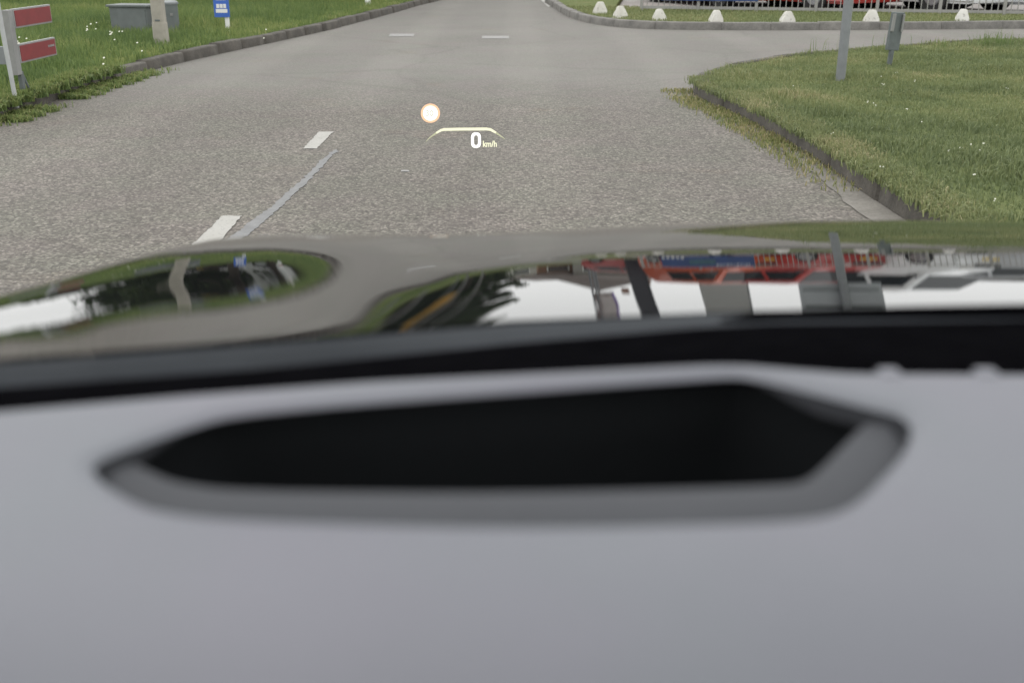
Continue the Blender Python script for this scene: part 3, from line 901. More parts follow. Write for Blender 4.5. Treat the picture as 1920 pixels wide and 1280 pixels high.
# ------------------------------------------------------------------ vehicles
def vehicle(name, label, cat, kind, paint, loc, rz, group=None):
    """Nose to +y. kind: 'van' or 'hatch'."""
    t = thing(name, label, cat, loc, rz, group)
    if kind == 'van':
        prof = [(-2.15, .17), (-2.2, .75), (-2.12, 1.60), (-1.95, 1.90), (.55, 1.95), (.85, 1.86), (1.55, 1.16), (2.10, .98), (2.22, .75), (2.2, .17)]
        hw = lambda z: .92 if z < 1.05 else .92 - .20 * (z - 1.05) / .9
        ws0, ws1, wz = (.90, 1.82), (1.52, 1.20), (1.22, 1.72)
        sides = [[(.78, 1.70), (.10, 1.72), (.10, 1.20), (1.28, 1.20)], [(-.02, 1.72), (-1.0, 1.72), (-1.0, 1.20), (-.02, 1.20)]]
        wy, wr = (-1.35, 1.45), .33
    else:
        prof = [(-1.9, .17), (-2.0, .70), (-1.9, 1.02), (-1.45, 1.45), (-.2, 1.52), (.35, 1.45), (1.05, 1.02), (1.75, .86), (1.95, .65), (1.95, .17)]
        hw = lambda z: .88 if z < .95 else .88 - .22 * (z - .95) / .55
        ws0, ws1, wz = (.40, 1.40), (1.00, 1.05), (1.0, 1.4)
        sides = [[(.28, 1.38), (-.30, 1.42), (-.30, 1.02), (.80, 1.02)], [(-.38, 1.42), (-1.25, 1.36), (-1.45, 1.04), (-.38, 1.02)]]
        wy, wr = (-1.25, 1.25), .31
    bm = bmesh.new()
    L = [bm.verts.new((-hw(z), y_, z)) for y_, z in prof]
    Rr = [bm.verts.new((hw(z), y_, z)) for y_, z in prof]
    n = len(prof)
    bm.faces.new(L); bm.faces.new(Rr[::-1])
    for i in range(n):
        bm.faces.new((L[i], L[(i + 1) % n], Rr[(i + 1) % n], Rr[i]))
    bmesh.ops.recalc_face_normals(bm, faces=bm.faces[:])
    bmesh.ops.bevel(bm, geom=bm.edges[:], offset=.05, segments=3, affect='EDGES', clamp_overlap=True)
    bm_obj("body", bm, paint, t, True, 40)
    def pane(nm, pts, mat, thick=.012):
        b = bmesh.new()
        vs = [b.verts.new(p) for p in pts]
        f = b.faces.new(vs)
        f.normal_update()
        r = bmesh.ops.extrude_face_region(b, geom=[f])
        nv = [v for v in r["geom"] if isinstance(v, bmesh.types.BMVert)]
        bmesh.ops.translate(b, verts=nv, vec=f.normal * thick)
        bmesh.ops.recalc_face_normals(b, faces=b.faces[:])
        return bm_obj(nm, b, mat, t)
    e = .012
    k0, k1 = hw(ws0[1]) - .09, hw(ws1[1]) - .06
    d = Vector((0, ws1[1] * -1 + ws0[1], ws1[0] - ws0[0])).normalized() * e
    pane("windscreen", [(-k0, ws0[0] + d.y, ws0[1] + d.z), (k0, ws0[0] + d.y, ws0[1] + d.z), (k1, ws1[0] + d.y, ws1[1] + d.z), (-k1, ws1[0] + d.y, ws1[1] + d.z)], M["glass_dark"])
    for s in (-1, 1):
        for sd in sides:
            pts = [(s * (hw(z) + .006), y_, z) for y_, z in sd]
            pane("side_window", pts if s > 0 else pts[::-1], M["glass_dark"])
        b = bmesh.new(); box(b, s * .66, prof[7][0] + .07, prof[7][1] - .14, .32, .16, .15, bevel=.04); bm_obj("headlight", b, M["lamp_glass"], t)
        b = bmesh.new(); box(b, s * (hw(1.1) + .11), ws1[0] - .25, ws1[1] + .02, .2, .1, .15, bevel=.03); bm_obj("mirror", b, M["trim"], t)
        for y_ in wy:
            b = bmesh.new(); tube(b, [(s * .70, y_, wr), (s * .94, y_, wr)], wr, 20); wh = bm_obj("wheel", b, M["rubber"], t, True, 40)
            b = bmesh.new(); tube(b, [(s * .93, y_, wr), (s * .955, y_, wr)], [wr * .66, wr * .6], 16); bm_obj("rim", b, M["rim"], wh, True, 40)
    yf = prof[-1][0]
    b = bmesh.new(); box(b, 0, yf - .01, .33, 1.66, .14, .30, bevel=.04); bm_obj("bumper", b, paint, t)
    b = bmesh.new(); box(b, 0, prof[8][0] + .0, prof[8][1] + .0, .85, .10, .16, bevel=.03); bm_obj("grille", b, M["trim"], t)
    b = bmesh.new(); box(b, 0, yf + .07, .45, .50, .02, .11); bm_obj("number_plate", b, M["plate"], t)
    return t

VG = "vehicles parked behind the fence"
def vat(px, y): return (X(px, y, .8), y, LOT)
vehicle("parked_van", "orange red van behind the blue banner, nose toward the fence", "van", 'van', M["car_orange"], vat(1352, 24.9), R(180 + 22), VG)
vehicle("parked_van", "bright red van parked behind the fence left of the grey sign post", "van", 'van', M["car_red"], vat(1492, 23.7), R(180 + 32), VG)
vehicle("parked_van", "white van parked behind the fence right of the grey sign post", "van", 'van', M["car_white"], vat(1700, 23.2), R(180 + 30), VG).scale = (1.08, 1.08, 1.2)
vehicle("parked_car", "red hatchback parked far right behind the fence", "car", 'hatch', M["car_red"], vat(1850, 27.0), R(180 + 40), VG)
vehicle("parked_car", "silver hatchback parked at the right end of the car lot", "car", 'hatch', M["car_silver"], vat(1930, 21.9), R(180 + 60), VG)
vehicle("parked_car", "white hatchback parked between the red van and the white van", "car", 'hatch', M["car_white"], vat(1592, 24.2), R(180 + 20), VG)
vehicle("parked_car", "black hatchback parked left of the orange red van", "car", 'hatch', M["car_black"], vat(1262, 33.0), R(180 + 10), VG)
vehicle("parked_car", "red hatchback parked at the foot of the dark pylon", "car", 'hatch', M["car_red"], vat(1205, 36.0), R(180 + 50), VG)
TG = "cars parked under the trees on the left"
for px, y, mt, rz, lb, kd in ((555, 33, "car_white", 250, "white hatchback parked under the trees between two trunks", 'hatch'),
                              (470, 36, "car_white", 205, "white van parked deep under the trees on the left", 'van'),
                              (600, 40, "car_silver", 120, "silver hatchback parked under the trees near the road bend", 'hatch'),
                              (330, 38, "car_black", 200, "black hatchback parked under the trees behind the lamp post", 'hatch')):
    vehicle("parked_van" if kd == 'van' else "parked_car", lb, "van" if kd == 'van' else "car", kd, M[mt], (X(px, y, .8), y, LAWN_Z), R(rz), TG)

# ------------------------------------------------------------------ pylons, flags, buildings
def pylon(px, y, w_, h, mat, side, label, cap=None):
    t = thing("pylon_sign", label, "pylon sign", (X(px, y, 1.2), y, LOT if y > 24 else LAWN_Z))
    b = bmesh.new(); box(b, 0, 0, h / 2, w_, .30, h, bevel=.02); bm_obj("panel", b, mat, t)
    b = bmesh.new(); box(b, w_ / 2 + .03, 0, h / 2, .05, .34, h - .01); bm_obj("edge_strip", b, side, t)
    b = bmesh.new(); box(b, 0, 0, .10, w_ + .3, .5, .22, bevel=.02); bm_obj("plinth", b, M["concrete"], t)
    if cap:
        b = bmesh.new(); box(b, 0, -.16, h * .90, w_ * .9, .03, h * .14); bm_obj("name_panel", b, cap, t)
pylon(1188, 33, .46, 6.6, M["pylon_navy"], M["pylon_navy"], "tall narrow black blue pylon sign behind the far lawn", M["wall_grey"])
pylon(1350, 31, 1.35, 6.8, M["pylon_grey"], M["galv_dark"], "tall wide plain grey pylon sign behind the vans")
for px, y, mt, lb in ((1100, 40, "rose", "flagpole flying a long faded rose flag"), (1112, 40.6, "purple", "flagpole flying a long purple flag"), (1107, 39.4, "orange", "flagpole flying a long pale flag")):
    t = thing("flagpole", lb, "flagpole", (X(px, y, 2), y, LAWN_Z), 0, "flagpoles before the far houses")
    b = bmesh.new(); tube(b, [(0, 0, -.1), (0, 0, 8)], [.05, .03], 10); bm_obj("pole", b, M["galv"], t, True, 40)
    V, F = [], []
    for i in range(13):
        for j in range(5):
            V.append((.04 + j * .12 + .03 * math.sin(i * .9), .05 * math.sin(i * .8 + j), 7.8 - i * .36 - j * .03))
    for i in range(12):
        for j in range(4): F.append((i * 5 + j, i * 5 + j + 1, i * 5 + j + 6, i * 5 + j + 5))
    o = np_obj("flag", V, F, M[mt], t, True)
    so = o.modifiers.new("thick", 'SOLIDIFY'); so.thickness = .006

def house(px, y, w_, d, hw_, hr, wall, roof, label, rz=0, nwin=3):
    t = thing("house", label, "house", (X(px, y, 1.2), y, LAWN_Z if y < 60 else -.05), rz, "houses in the distance")
    b = bmesh.new(); box(b, 0, 0, hw_ / 2, w_, d, hw_); bm_obj("wall", b, wall, t)
    b = bmesh.new()
    e = .35
    lo = [b.verts.new(p) for p in ((-w_ / 2 - e, -d / 2 - e, hw_ + .01), (w_ / 2 + e, -d / 2 - e, hw_ + .01), (w_ / 2 + e, d / 2 + e, hw_ + .01), (-w_ / 2 - e, d / 2 + e, hw_ + .01))]
    r = [b.verts.new((-max(0, w_ / 2 - d / 2), 0, hw_ + hr)), b.verts.new((max(.05, w_ / 2 - d / 2), 0, hw_ + hr))]
    b.faces.new(lo[::-1]); b.faces.new((lo[0], lo[1], r[1], r[0])); b.faces.new((lo[2], lo[3], r[0], r[1])); b.faces.new((lo[1], lo[2], r[1])); b.faces.new((lo[3], lo[0], r[0]))
    rf = bm_obj("roof", b, roof, t)
    b = bmesh.new(); box(b, w_ * .2, .4, hw_ + hr, .5, .5, 1.2); bm_obj("chimney", b, M["brick"], rf)
    for i in range(nwin):
        xx = (i - (nwin - 1) / 2) * w_ / nwin
        b = bmesh.new(); box(b, xx, -d / 2 - .02, hw_ * .55, w_ / nwin * .55, .08, hw_ * .42); fr = bm_obj("window", b, M["white"], t)
        b = bmesh.new(); box(b, xx, -d / 2 - .065, hw_ * .55, w_ / nwin * .47, .03, hw_ * .36); bm_obj("pane", b, M["pane"], fr)
house(1035, 95, 11, 7, 2.7, 1.6, M["wall_white"], M["roof_tile"], "low white house with a dark roof far down the road")
house(1068, 90, 5, 5, 2.2, 1.1, M["brick"], M["roof_red"], "small brick house with a red roof far down the road", 0, 2)
house(1112, 80, 9, 9, 2.4, 3.4, M["brick"], M["roof_tile"], "brick house with a steep brown hipped roof behind the flags")
house(1165, 75, 7, 5, 2.6, .9, M["wall_grey"], M["roof_tile"], "flat grey house left of the dark pylon")

def hall(px, y, w_, d, h, wall, label, name="hall", fascia=False):
    t = thing(name, label, "building", (X(px, y, 1.2), y, LOT - .03))
    b = bmesh.new(); box(b, 0, 0, h / 2, w_, d, h); bm_obj("wall", b, wall, t)
    b = bmesh.new(); box(b, 0, 0, h + .08, w_ + .3, d + .3, .14, bevel=.03); bm_obj("roof", b, M["galv"], t)
    k = max(2, int(w_ / 1.8))
    for i in range(k):
        xx = (i - (k - 1) / 2) * w_ / k
        b = bmesh.new(); box(b, xx, -d / 2 - .02, h * .5, .42, .08, h * .55); fr = bm_obj("window", b, M["galv_dark"], t)
        b = bmesh.new(); box(b, xx, -d / 2 - .065, h * .5, .34, .03, h * .5); bm_obj("pane", b, M["pane"], fr)
    if fascia:
        b = bmesh.new(); box(b, 0, -d / 2 - .1, h * .90, w_ * .98, .12, h * .17); fs = bm_obj("fascia", b, M["white"], t)
        b = bmesh.new()
        for i, ww in enumerate((.10, .05, .24, .16, .30)):
            box(b, -w_ * .38 + i * w_ * .17, -d / 2 - .17, h * .90 + .02 * (i % 2), w_ * ww * .5, .02, h * (.10 if i else .14))
        bm_obj("lettering", b, M["blue"], fs)
hall(1570, 42, 5.4, 6, 2.5, M["wall_white"], "pale showroom building with narrow windows and a white fascia", "showroom", True)
hall(1930, 38, 9, 6, 2.0, M["wall_grey"], "low plain grey workshop building at the right end of the lot", "workshop")

# slim posts, yellow board
for px, y, h, lb in ((722, 24.5, 2.6, "slim pale post in the verge nearest the white bollard"), (768, 29, 3.2, "slim pale post in the verge beside the yellow board"), (832, 33, 4.2, "slim pale post in the verge before the dark trees"),
                     (866, 38, 4.4, "slim pale post farthest down the left verge")):
    x_ = X(px, y, 1.0)
    t = thing("verge_post", lb, "post", (x_, y, LAWN_Z), 0, "slim posts along the left verge")
    b = bmesh.new(); tube(b, [(0, 0, -.1), (0, 0, h)], [.045, .035], 10); bm_obj("post", b, M["offwhite"], t, True, 40)
    b = bmesh.new(); tube(b, [(0, 0, h), (0, 0, h + .06)], [.05, .02], 10); bm_obj("cap", b, M["galv_dark"], t, True, 40)
t = thing("notice_board", "yellow notice board on two posts between the trees and the road", "notice board", (X(822, 33, 1.5), 33, LAWN_Z), R(10))
b = bmesh.new(); box(b, 0, 0, 1.45, .36, .05, .55, bevel=.01); bm_obj("panel", b, M["yellow"], t)
for s in (-1, 1):
    b = bmesh.new(); box(b, s * .15, .06, .85, .05, .06, 1.8); bm_obj("post", b, M["galv"], t)

# ------------------------------------------------------------------ trees
def tree_mesh(seed, H, cr, trunk_h, trunk_r, nclump, nleaf, leaf):
    r_ = random.Random(seed)
    g = np.random.default_rng(seed)
    b = bmesh.new()
    lean = Vector((r_.uniform(-.3, .3), r_.uniform(-.3, .3), 0))
    top = Vector((0, 0, H * .8)) + lean
    tube(b, [(0, 0, -.2), (0, 0, .25), lean * .3 + Vector((0, 0, trunk_h)), lean * .7 + Vector((0, 0, H * .55)), top], [trunk_r * 1.5, trunk_r, trunk_r * .85, trunk_r * .5, .03], 9)
    clumps = []
    for k in range(nclump):
        u, a = r_.random(), r_.uniform(0, 2 * math.pi)
        zz = trunk_h * .8 + (H - trunk_h * .8) * u
        rr = cr * math.sqrt(max(.05, 1 - (2 * u - .85) ** 2 / 1.9)) * math.sqrt(r_.random()) * 1.02
        c = Vector((rr * math.cos(a), rr * math.sin(a), zz)) + lean * u
        clumps.append(c)
        if k % 3 == 0:
            s = lean * .4 + Vector((0, 0, trunk_h * .8 + .35 * (zz - trunk_h * .8)))
            tube(b, [s, s.lerp(c, .5) + Vector((0, 0, .2)), c], [trunk_r * .4, trunk_r * .22, .02], 6)
    V, F, T = [], [], []
    C = np.array([tuple(c) for c in clumps])
    ci = g.integers(0, nclump, nleaf)
    sz = g.uniform(.35, .75, nclump)[ci] * cr * .36
    d = g.normal(0, 1, (nleaf, 3))
    d /= np.linalg.norm(d, axis=1)[:, None]
    P = C[ci] + d * (sz * g.random(nleaf) ** .45)[:, None] * np.array([1, 1, .7])
    a1 = g.normal(0, 1, (nleaf, 3)); a1 /= np.linalg.norm(a1, axis=1)[:, None]
    a2 = np.cross(a1, d); a2 /= np.linalg.norm(a2, axis=1)[:, None] + 1e-9
    s1 = (leaf * g.uniform(.6, 1.3, nleaf))[:, None]
    Vq = np.stack([P - a1 * s1, P + a2 * s1 * .55, P + a1 * s1, P - a2 * s1 * .55], 1).reshape(-1, 3)
    Fq = np.arange(nleaf * 4).reshape(-1, 4)
    tint = np.clip(g.random(nclump)[ci] * .6 + g.normal(.2, .15, nleaf), 0, 1)
    return b, (Vq, Fq, np.repeat(tint, 4))

TP = []
for i, (H, cr, th, tr, nc, nl, lf) in enumerate(((9.5, 3.4, 1.7, .20, 46, 9000, .16), (7.5, 2.7, 1.4, .15, 38, 7000, .14), (12, 3.6, 2.4, .24, 54, 10000, .17))):
    b, lv = tree_mesh(100 + i, H, cr, th, tr, nc, nl, lf)
    root = bpy.data.objects.new("broadleaf_tree", None)
    link(root)
    bm_obj("trunk", b, M["bark"], root, True)
    np_obj("crown", lv[0], lv[1], M["leaf"], root, False, {"tint": lv[2]})
    TP.append(root)
used = [False] * 3
def plant(k, px, y, s, lb, base=LAWN_Z):
    o = TP[k] if not used[k] else copy_tree(TP[k])
    used[k] = True
    o.location = (X(px, y, .3), y, base)
    o.rotation_euler = (0, 0, random.uniform(0, 6.28))
    o.scale = (s, s, s)
    tag(o, lb, "tree", "broadleaf trees behind the left verge")
tl = [(1, 478, 26.8, .82, "broadleaf tree whose trunk stands right behind the blue cable marker"),
      (0, 396, 25.6, .85, "broadleaf tree whose dark trunk foot shows left of the blue cable marker"),
      (2, 535, 30, .85, "tall broadleaf tree behind the white hatchback"),
      (0, 352, 32, .88, "broadleaf tree with a dense crown behind the concrete lamp post"),
      (1, 300, 40, .95, "broadleaf tree at the left end of the wood, behind the wide cabinet"),
      (2, 430, 42, .9, "tall broadleaf tree in the second row behind the cable marker"),
      (0, 620, 44, .9, "broadleaf tree behind the silver hatchback"),
      (1, 690, 47, 1.0, "broadleaf tree in line with the white bollard at the bend"),
      (0, 760, 50, .85, "broadleaf tree behind the yellow notice board"),
      (2, 840, 56, .78, "tall broadleaf tree behind the slim posts"),
      (1, 868, 60, .95, "broadleaf tree nearest the end of the wood by the road"),
      (0, 350, 48, 1.0, "broadleaf tree at the back of the wood behind the lamp post"),
      (2, 560, 56, .95, "tall broadleaf tree at the very back of the wood"),
      (1, 905, 70, .9, "slender broadleaf tree at the right end of the wood")]
for a in tl: plant(*a)

# hedges and low scrub along the horizon
def scrub(name, label, cat, pts, h, dep, n, mat, seed):
    g = np.random.default_rng(seed)
    pts = np.array(pts, float)
    s = np.r_[0, np.cumsum(np.hypot(*np.diff(pts, axis=0).T))]
    u = g.uniform(0, s[-1], n)
    x_, y_ = np.interp(u, s, pts[:, 0]), np.interp(u, s, pts[:, 1])
    hh = h * (.55 + .45 * np.sin(u * .9 + 1) * np.sin(u * .37)) * (.8 + .4 * vnoise(np.c_[u, u * 0], .8, seed))
    z = hh * g.random(n) ** .7
    P = np.c_[x_ + g.normal(0, dep / 3, n), y_ + g.normal(0, dep / 3, n), z]
    a1 = g.normal(0, 1, (n, 3)); a1 /= np.linalg.norm(a1, axis=1)[:, None]
    a2 = np.cross(a1, g.normal(0, 1, (n, 3))); a2 /= np.linalg.norm(a2, axis=1)[:, None] + 1e-9
    sz = (.20 * g.uniform(.6, 1.4, n))[:, None]
    V = np.stack([P - a1 * sz, P + a2 * sz * .6, P + a1 * sz, P - a2 * sz * .6], 1).reshape(-1, 3)
    o = np_obj(name, V, np.arange(4 * n).reshape(-1, 4), mat, None, False, {"tint": np.repeat(np.clip(vnoise(P[:, :2], .6, seed) * .7 + g.normal(.15, .15, n), 0, 1), 4)})
    return tag(o, label, cat)
scrub("hedge", "low clipped hedge along the field at the far left", "hedge", [(-40, 25), (-19, 31), (-12, 34)], 1.55, 1.0, 9000, M["leaf_far"], 5)
scrub("hedge", "dark hedge under the trees behind the parked cars", "hedge", [(-18, 38), (-11, 47), (-4, 62)], 2.6, 1.8, 14000, M["leaf"], 6)
tag(scrub("undergrowth", "dense dark undergrowth filling the wood behind the left verge", "undergrowth", [(-15.6, 44), (-11, 50), (-7, 60), (-4.2, 72)], 6.0, 4, 26000, M["leaf"], 9), kind="stuff")
tag(scrub("treeline", "far line of low dark trees beyond the houses", "trees", [(-20, 120), (2, 125), (14, 130), (30, 125)], 4.5, 3, 9000, M["leaf_far"], 7), kind="stuff")

# ------------------------------------------------------------------ our own car
car = thing("car", "dark glossy car seen from its driver seat: grey dashboard, bonnet and windscreen", "car", (0, 0, 0))

# bonnet: its slope is set from how steeply it must look down the road, column by column
ys_c = [(-300, 640), (-150, 597), (0, 553), (100, 527), (200, 497), (300, 469), (400, 449), (500, 440), (620, 438), (700, 440), (800, 441), (960, 436), (1100, 428), (1300, 419), (1500, 413), (1700, 413), (1900, 416), (2200, 425), (2700, 470)]
yc_c = [(-300, 692), (0, 672), (480, 637), (960, 601), (1400, 583), (1920, 576), (2700, 585)]
def lin(tab):
    a = np.array(tab, float)
    return lambda x: np.interp(x, a[:, 0], a[:, 1])
ys_f, yc_f = lin(ys_c), lin(yc_c)
# (bonnet row, row of the scene that it mirrors)
TGT = {
    0:    [(556, 225), (572, -10), (600, -270), (622, -120), (632, 120), (645, 240), (672, 262)],
    100:  [(530, 195), (546, -20), (585, -290), (612, -120), (625, 110), (640, 205), (665, 225)],
    200:  [(500, 160), (523, 0), (560, -250), (590, -60), (604, 130), (622, 180), (657, 185)],
    300:  [(475, 126), (500, 0), (545, -210), (570, -40), (590, 110), (610, 148), (650, 140)],
    400:  [(464, 106), (485, 0), (535, -170), (572, 10), (588, 95), (607, 118), (643, 95)],
    500:  [(460, 84), (475, 10), (520, -110), (558, 20), (574, 80), (600, 100), (618, 86), (635, 66)],
    580:  [(462, 68), (485, 0), (515, -30), (545, 40), (562, 70), (590, 82), (606, 66), (629, 40)],
    640:  [(468, 60), (492, 22), (520, 46), (560, 62), (590, 52), (605, 36), (623, 14)],
    670:  [(472, 60), (482, 50), (500, 55), (545, 52), (585, 36), (619, -15)],
    700:  [(446, 140), (478, 64), (510, 48), (545, 32), (575, 0), (618, -60)],
    800:  [(445, 112), (478, 60), (510, 20), (526, 2), (560, -90), (610, -210)],
    900:  [(442, 108), (478, 56), (498, 15), (512, -60), (560, -210), (604, -330)],
    1000: [(441, 108), (470, 55), (486, 5), (500, -85), (550, -250), (598, -390)],
    1100: [(455, 62), (470, 36), (492, -75), (550, -255), (594, -395)],
    1300: [(445, 70), (456, 54), (464, 30), (520, -155), (588, -370)],
    1500: [(430, 122), (447, 70), (455, 54), (463, 28), (520, -160), (582, -350)],
    1700: [(432, 130), (449, 92), (457, 50), (463, 30), (535, -205), (579, -335)],
    1920: [(440, 110), (458, 84), (463, 48), (540, -205), (577, -320)],
}
cols = sorted(TGT)
def pchip(xk, yk, x):
    xk, yk = np.asarray(xk, float), np.asarray(yk, float)
    h = np.diff(xk); dl = np.diff(yk) / h
    m = np.zeros_like(yk)
    m[0], m[-1] = dl[0], dl[-1]
    for i in range(1, len(xk) - 1):
        if dl[i - 1] * dl[i] > 0:
            w1, w2 = 2 * h[i] + h[i - 1], h[i] + 2 * h[i - 1]
            m[i] = (w1 + w2) / (w1 / dl[i - 1] + w2 / dl[i])
    i = np.clip(np.searchsorted(xk, x) - 1, 0, len(h) - 1)
    s = (x - xk[i]) / h[i]
    return ((1 + 2 * s) * (1 - s) ** 2 * yk[i] + s * (1 - s) ** 2 * h[i] * m[i] + s * s * (3 - 2 * s) * yk[i + 1] + s * s * (s - 1) * h[i] * m[i + 1])
NV = 160
vv = np.linspace(0, 1, NV)
TAB = []
for c in cols:
    ys, yc = ys_f(c), yc_f(c)
    rows = ys + (yc - ys) * vv
    pk = [(ys, ys)] + TGT[c]
    uk = [math.sqrt(max(0, r_ - ys)) for r_, _ in pk]
    wk = [v for _, v in pk]
    u = np.sqrt(np.maximum(rows - ys, 0))
    TAB.append(pchip(uk, wk, np.minimum(u, uk[-1])))
TAB = np.array(TAB)                                                # (column, v)
NC = 260
pxs = np.linspace(-260, 2650, NC)
W = np.array([pchip(cols, TAB[:, j], np.clip(pxs, cols[0], cols[-1])) for j in range(NV)]).T     # (NC, NV)
for _ in range(6):                                                 # iron out the metal a little
    W[1:-1] = .25 * W[:-2] + .5 * W[1:-1] + .25 * W[2:]
def dep(row, px):
    a, b = (px - 960) / FPX, (640 - row) / FPX
    dy, dz = CP + b * SP, -SP + b * CP
    return np.arctan2(-dz, np.hypot(dy, a))
def azi(row, px):
    a, b = (px - 960) / FPX, (640 - row) / FPX
    return np.arctan2(a, CP + b * SP)
rows = ys_f(pxs)[:, None] + (yc_f(pxs) - ys_f(pxs))[:, None] * vv[None, :]
PX = np.repeat(pxs[:, None], NV, 1)
D = dep(rows, PX)
E = -dep(W, PX)
Tn_ = np.minimum((D - E) / 2, D - .004)
gfun = 1 / (np.cos(D) ** 2 * (np.tan(D) - np.tan(Tn_)))            # -d ln r / dD
Lr = np.zeros_like(D)
for j in range(NV - 2, -1, -1):                                    # from the cowl (v = 1) forward to the crest (v = 0)
    if j == 0:
        gm = gfun[:, 1] * 1.6
    else:
        gm = .5 * (gfun[:, j] + gfun[:, j + 1])
    Lr[:, j] = Lr[:, j + 1] + gm * (D[:, j + 1] - D[:, j])
# no sideways tilt where the bonnet mirrors things (its lower rows right of the bulge, its upper rows on the bulge)
kt = np.interp(pxs, [0, 450, 650, 1000, 1300, 1900], [1.55, 1.4, 1.0, .55, .30, .24])[:, None]
dL = np.gradient(Lr, axis=0) + kt * gfun * np.gradient(D, axis=0)
mid = np.interp(pxs, [0, 500, 700, 850, 1100, 1500, 1920], [.45, .40, .55, .70, .66, .55, .55])
wgt = np.exp(-((vv[None, :] - mid[:, None]) / .22) ** 2)
cum = np.cumsum((dL * wgt).sum(1) / wgt.sum(1))
Lr = Lr - cum[:, None]
Lr = Lr - Lr[np.argmin(np.abs(pxs - 1200))].mean() + math.log(.95)
k_ = np.ones(9) / 9
rr_ = np.exp(Lr)
A = azi(rows, PX)
BX, BY, BZ = rr_ * np.sin(A), rr_ * np.cos(A), EYE - rr_ * np.tan(D)
# beyond the crest the metal rolls down to the nose
NF = 26
crest = np.stack([BX[:, 0], BY[:, 0], BZ[:, 0]], 1)
sl0 = Tn_[:, 0]
fr = []
cx, cz, ang = rr_[:, 0].copy(), BZ[:, 0].copy(), sl0.copy()
for k in range(NF):
    st_ = .035
    ang = ang + R(3.2)
    cx = cx + st_ * np.cos(ang); cz = cz - st_ * np.sin(ang)
    fr.append(np.stack([cx * np.sin(A[:, 0]), cx * np.cos(A[:, 0]), cz], 1))
fr = fr[::-1]
allrows = fr + [np.stack([BX[:, j], BY[:, j], BZ[:, j]], 1) for j in range(NV)]
V = np.stack(allrows, 1)                                           # (NC, NR, 3)
NR = V.shape[1]
F = [(i * NR + j, i * NR + j + 1, (i + 1) * NR + j + 1, (i + 1) * NR + j) for i in range(NC - 1) for j in range(NR - 1)]
np_obj("bonnet", V.reshape(-1, 3), F, M["bonnet"], car, True)
print("BONNET r: rear", rr_[:, -1].min(), rr_[:, -1].max(), "crest", rr_[:, 0].min(), rr_[:, 0].max(), "z", BZ.min(), BZ.max())

# cowl, black band, dashboard
DZ = EYE - .22
def along_px(tab, z=None, r=None, xs=np.linspace(-320, 2700, 120)):
    f = lin(tab)
    o_ = []
    for x_ in xs:
        q = G(x_, float(f(x_)), z)
        o_.append(tuple(q))
    return np.array(o_)
xs = np.linspace(-260, 2650, NC)
hood_edge = np.stack([BX[:, -1], BY[:, -1], BZ[:, -1]], 1)
gb = [(-300, 764), (0, 727), (480, 692), (960, 644), (1300, 615), (1450, 607), (1920, 600), (2700, 606)]
de = [(-300, 800), (0, 772), (350, 742), (700, 716), (1000, 701), (1340, 684), (1400, 685), (1480, 692), (1600, 701), (1920, 703), (2700, 712)]
l_de = along_px(de, DZ, xs=xs)
def at_r(px, row, r):
    d = ray(px, row)
    k = r / math.hypot(d.x, d.y)
    return np.array([d.x * k, d.y * k, EYE + d.z * k])
r_de = np.hypot(l_de[:, 0], l_de[:, 1])
r_he = np.hypot(hood_edge[:, 0], hood_edge[:, 1])
def between(tab, f):
    fn = lin(tab)
    return np.array([at_r(x_, float(fn(x_)), a_ + f * (b_ - a_)) for x_, a_, b_ in zip(xs, r_de, r_he)])
l_gb = between(gb, .72)
l_dk = between([(a, b_ - (4 if a < 1380 else 22)) for a, b_ in de], .10)
def strip(name, lines, mat, parent, smooth=True):
    V = np.stack(lines, 1)
    nr = V.shape[1]
    nc = V.shape[0]
    F = [(i * nr + j, i * nr + j + 1, (i + 1) * nr + j + 1, (i + 1) * nr + j) for i in range(nc - 1) for j in range(nr - 1)]
    return np_obj(name, V.reshape(-1, 3), F, mat, parent, smooth)
h0 = hood_edge + np.array([0, -.003, -.003])
h1 = hood_edge * .72 + l_gb * .28 + np.array([0, 0, .002])
strip("cowl_panel", [hood_edge + np.array([0, .02, -.03]), h0, h1, l_gb], M["cowl"], car)
roof_y, roof_z = -.12, EYE + .34
top_line = np.stack([np.linspace(-.58, 1.35, NC), roof_y - .10 * ((np.linspace(-.58, 1.35, NC) - .385) / .97) ** 2, np.full(NC, roof_z)], 1)
base_line = l_gb + np.array([0, -.012, .006])
mids = [base_line * (1 - u) + top_line * u + np.array([0, .05 * math.sin(math.pi * u), .05 * math.sin(math.pi * u)]) for u in np.linspace(0, 1, 9)]
wso = strip("windscreen", mids, M["clear"], car)
strip("black_edge_band", [l_gb, (l_gb + l_dk) / 2 + np.array([0, 0, -.002]), l_dk, l_de + np.array([0, 0, -.012])], M["frit"], wso)

